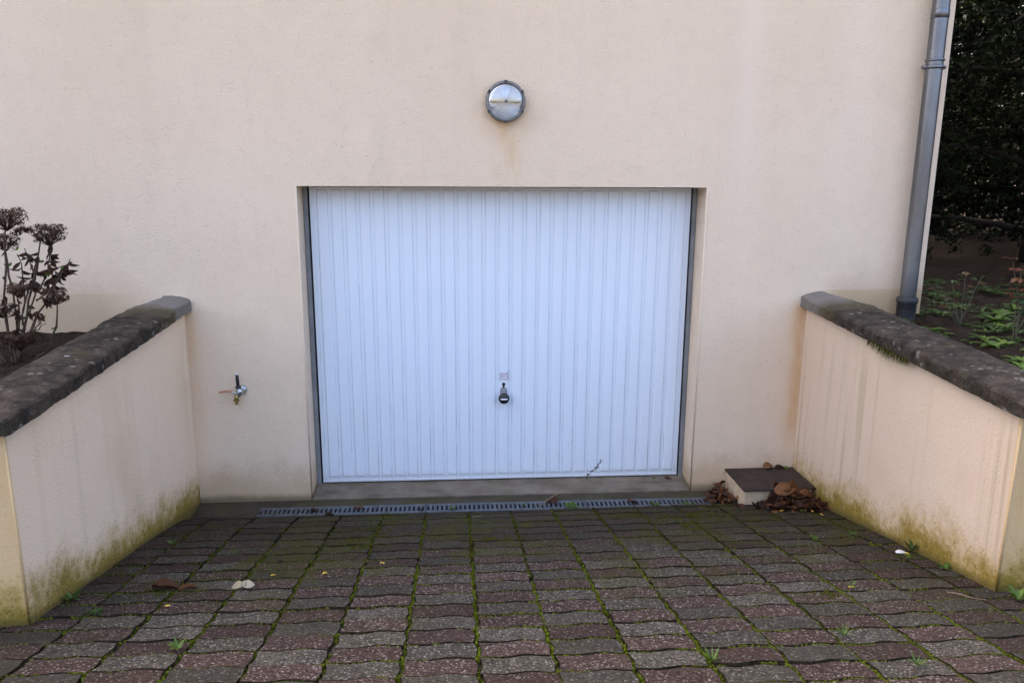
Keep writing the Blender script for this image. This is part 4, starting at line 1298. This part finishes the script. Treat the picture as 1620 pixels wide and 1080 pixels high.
for (x, z) in ((-1.235,1.70),(-1.19,1.66),(-1.13,1.64),(-1.20,1.50),(-1.09,1.58),(-1.14,1.36),(-1.03,1.61),(-1.28,1.62),(-1.10,1.30),(-1.25,1.35),(-1.05,1.55)):
    for k in range(3):
        mb.leaf((x, -0.765, z), rdir(rh, 0.5)+Vector((0,0,0.5)), rdir(rh,1), 0.026, 0.014, 0.2, 0.3, 0.3+0.6*rh.random(), seg=2)
child(mb.build('buds', MT['greenleaf'], None, fixn=False), hyd)['kind'] = 'stuff'

# ------------------------------------------------------------------ roses on the right
def rose(base, tips, label, seed, lsize=0.035, redtop=0.8, nl=9):
    r = random.Random(seed)
    root = thing('rose_bush', label, 'rose', 'roses in the right bed', base)
    for (mid, tip) in tips:
        path = bez(base, mid, tip, 9)
        path = [p if i == 0 else p+Vector((r.gauss(0,.004), r.gauss(0,.004), 0)) for i, p in enumerate(path)]
        mb = MB(); mb.tube(path, [0.0042*(1-0.5*k/8) for k in range(9)], 6)
        child(mb.build('stem', MT['rosestem'], None, smooth=True), root)
    mb = MB()
    for (mid, tip) in tips:
        pp = bez(base, mid, tip, 21)
        for k in range(nl):
            t = 0.5+0.5*(k+1)/nl
            p = pp[min(20, int(t*20))]
            d = rdir(r, 0.4)+Vector((0,0,0.15))
            tint = (0.72+0.28*r.random()) if r.random() < redtop*max(0, t-0.45)*1.6 else 0.65*r.random()
            q = p + d*0.02
            for dv in (0, 0.9, -0.9):
                dd = Matrix.Rotation(dv, 3, 'Z') @ d
                mb.leaf(q, dd, (0,0,1), lsize*(0.8+0.5*r.random()), lsize*0.7, -0.25, 0.25, tint, seg=3)
    o = child(mb.build('leaves', MT['roseleaf'], None, smooth=True, fixn=False), root); o['kind'] = 'stuff'
    return root
rose((4.00,-0.36,1.18), [((4.02,-0.33,1.33),(4.10,-0.20,1.50)),((3.92,-0.33,1.30),(3.86,-0.26,1.42)),((4.05,-0.30,1.28),(4.24,-0.16,1.47)),((3.98,-0.30,1.33),(4.02,-0.2,1.45)),((4.0,-0.3,1.3),(3.95,-0.22,1.40))],
     'small sparse rose bush nearest the downpipe in the right bed', 1, 0.034, 0.7, 7)
rose((4.02,-0.80,1.18), [((4.06,-0.78,1.40),(4.08,-0.62,1.62)),((4.08,-0.76,1.4),(4.20,-0.66,1.70)),((4.15,-0.70,1.35),(4.28,-0.62,1.55)),((4.05,-0.76,1.35),(4.16,-0.60,1.55))],
     'taller rose bush with reddish leaves at the right edge', 2, 0.048, 0.9, 9)
# low green plants on the bed
mb = MB(); rg = random.Random(8)
def rosette(x, y, size, n, tl):
    z = 1.19
    for k in range(n):
        a = 6.283*k/n+rg.gauss(0,0.3)
        d = Vector((math.cos(a), math.sin(a), 0.5+0.5*rg.random()))
        L = size*(0.6+0.6*rg.random())
        mb.leaf((x, y, z), d, (0,0,1), L, L*0.28, -0.45, 0.3, tl*(0.5+0.7*rg.random()), seg=3)
for (x, y, s_, n_) in ((3.66,-0.55,0.11,14),(3.72,-0.62,0.08,10),(3.86,-0.78,0.10,14),(3.80,-0.95,0.09,12),(3.90,-0.90,0.08,12),(3.74,-0.85,0.06,10),(4.30,-0.25,0.12,14),(4.22,-0.45,0.10,12),
                       (3.70,-1.30,0.10,12),(3.62,-1.42,0.08,12),(3.95,-1.05,0.09,12),(4.45,-0.10,0.12,14),(4.10,-0.02,0.10,10),(3.98,0.10,0.08,10),(4.7,0.1,0.10,12),(4.35,0.2,0.1,10),(4.5,-0.5,0.12,14),(4.4,-0.8,0.12,14),(3.74,-0.15,0.06,8)):
    rosette(x, y, s_, n_, 0.9)
for k in range(1300):
    x = 3.55+2.2*rg.random(); y = -1.7+3.4*rg.random()
    if mnoise.noise(Vector((x*2.5, y*2.5, 4))) < 0.0: continue
    rosette(x, y, 0.028+0.045*rg.random(), 6, 0.55)
o = mb.build('ground_cover', MT['greenleaf'], smooth=True, fixn=False)
tag(o, 'low green weeds covering the soil of the right bed', 'weeds', kind='stuff')
# crumbs of soil and stones in the left and right beds
mb = MB()
for k in range(500):
    if rg.random() < 0.5: x = -0.98-0.9*rg.random(); z = 1.13
    else: x = 3.52+1.1*rg.random(); z = 1.185
    y = -1.7+1.65*rg.random(); s_ = 0.004+0.012*rg.random()**2
    z += 0.035*mnoise.noise(Vector((x*3, y*3, 0))) + 0.018*mnoise.noise(Vector((x*11, y*11, 3)))
    vs = [(x+rg.gauss(0,1)*s_*0.15+s_*a, y+s_*b, z+s_*c) for a, b, c in ((1,0,0),(-1,0,0),(0,1,0),(0,-1,0),(0.1,0.1,0.9),(0,0,-0.6))]
    mb.add(vs, [(0,2,4),(2,1,4),(1,3,4),(3,0,4),(2,0,5),(1,2,5),(3,1,5),(0,3,5)])
tag(mb.build('soil_crumbs', MT['soil'], fixn=False), 'crumbs of dark soil on the garden beds', 'soil', kind='stuff')

# ------------------------------------------------------------------ evergreen trees beyond the house
def tree(base, H, rad, z0, label, seed, leaves, size=0.06, lean=(0,0)):
    r = random.Random(seed)
    root = thing('evergreen_tree', label, 'tree', 'evergreen trees beyond the house', base)
    b = Vector(base)
    tip = b+Vector((lean[0], lean[1], H))
    mb = MB()
    path = [b.lerp(tip, t)+Vector((0.08*math.sin(t*5+seed), 0.08*math.cos(t*4+seed), -0.2 if t == 0 else 0)) for t in [i/10 for i in range(11)]]
    mb.tube(path, [0.16*H/8*(1-0.9*i/10)+0.012 for i in range(11)], 9)
    trunk = child(mb.build('trunk', MT['bark'], None, smooth=True), root)
    limbs = []
    mb = MB()
    nb = 46
    for k in range(nb):
        t = (z0/H) + (1-z0/H)*(k+0.5)/nb
        p = path[min(10, int(t*10))].lerp(path[min(10, int(t*10)+1)], t*10-int(t*10)) if t < 1 else path[10]
        a = k*2.399+r.gauss(0,0.3)
        rr = rad*(1-((t-z0/H)/(1-z0/H))**1.6*0.85)*(0.65+0.55*r.random())
        tipp = p+Vector((math.cos(a)*rr, math.sin(a)*rr, -0.15*rr+0.35*r.random()*rr))
        mid = p.lerp(tipp, 0.5)+Vector((0,0,0.16*rr))
        pa = bez(p, mid, tipp, 6)
        limbs.append((pa, rr))
        mb.tube(pa, [0.035*(1-0.8*i/5)+0.004 for i in range(6)], 5)
    child(mb.build('limbs', MT['bark'], None, smooth=True), root)
    mb = MB()
    per = leaves//nb
    for pa, rr in limbs:
        ns = max(6, per//9)
        for s_ in range(ns):
            t = r.random()**0.65
            i = min(4, int(t*5)); p = pa[i].lerp(pa[i+1], t*5-i)
            c = p + Vector((r.gauss(0,0.16), r.gauss(0,0.16), r.gauss(-0.05,0.13)))*(0.7+rr*0.25)
            dr = (c-p+rdir(r,0.5)*0.1); dr.normalize()
            tn = r.random()
            for q in range(9):
                pp = c + rdir(r,1)*0.09*r.random() + dr*0.05*r.random()
                d = (dr*0.7+rdir(r,1)*0.8).normalized()
                n2 = d.orthogonal(); n2.rotate(Matrix.Rotation(r.random()*6.28, 3, d))
                sd2 = d.cross(n2)*size*0.24
                L = size*(0.7+0.7*r.random())
                mb.add([pp, pp+d*L*0.5+sd2, pp+d*L, pp+d*L*0.5-sd2], [(0,1,2,3)], min(1, max(0, tn*0.6+0.4*r.random())))
    o = child(mb.build('crown', MT['needle'], None, fixn=False), root)
    o['kind'] = 'stuff'
tree((6.9,2.9,1.15), 8.0, 2.3, 0.15, 'dark evergreen tree right behind the downpipe corner', 1, 75000, 0.05)
tree((9.3,4.6,1.15), 8.0, 2.5, 0.2, 'dark evergreen tree at the right edge of the picture', 2, 60000, 0.06)
tree((8.0,6.6,1.15), 8.5, 2.6, 0.1, 'dense dark evergreen behind the corner tree', 3, 50000, 0.08)
tree((11.6,8.6,1.15), 7.0, 2.8, 0.1, 'evergreen farther back at the right', 4, 36000, 0.10)
tree((9.0,10.5,1.15), 9.0, 3.0, 0.1, 'evergreen at the back of the garden', 5, 36000, 0.11)
tree((6.4,8.8,1.15), 9.0, 2.6, 0.1, 'evergreen beside the house far behind the downpipe', 7, 36000, 0.10)
tree((12.8,13.5,1.15), 7.0, 3.4, 0.1, 'farthest evergreen at the right', 8, 34000, 0.13)
tree((8.3,1.3,1.15), 5.5, 2.7, 1.3, 'evergreen overhanging the rose bed from the right', 6, 60000, 0.07)
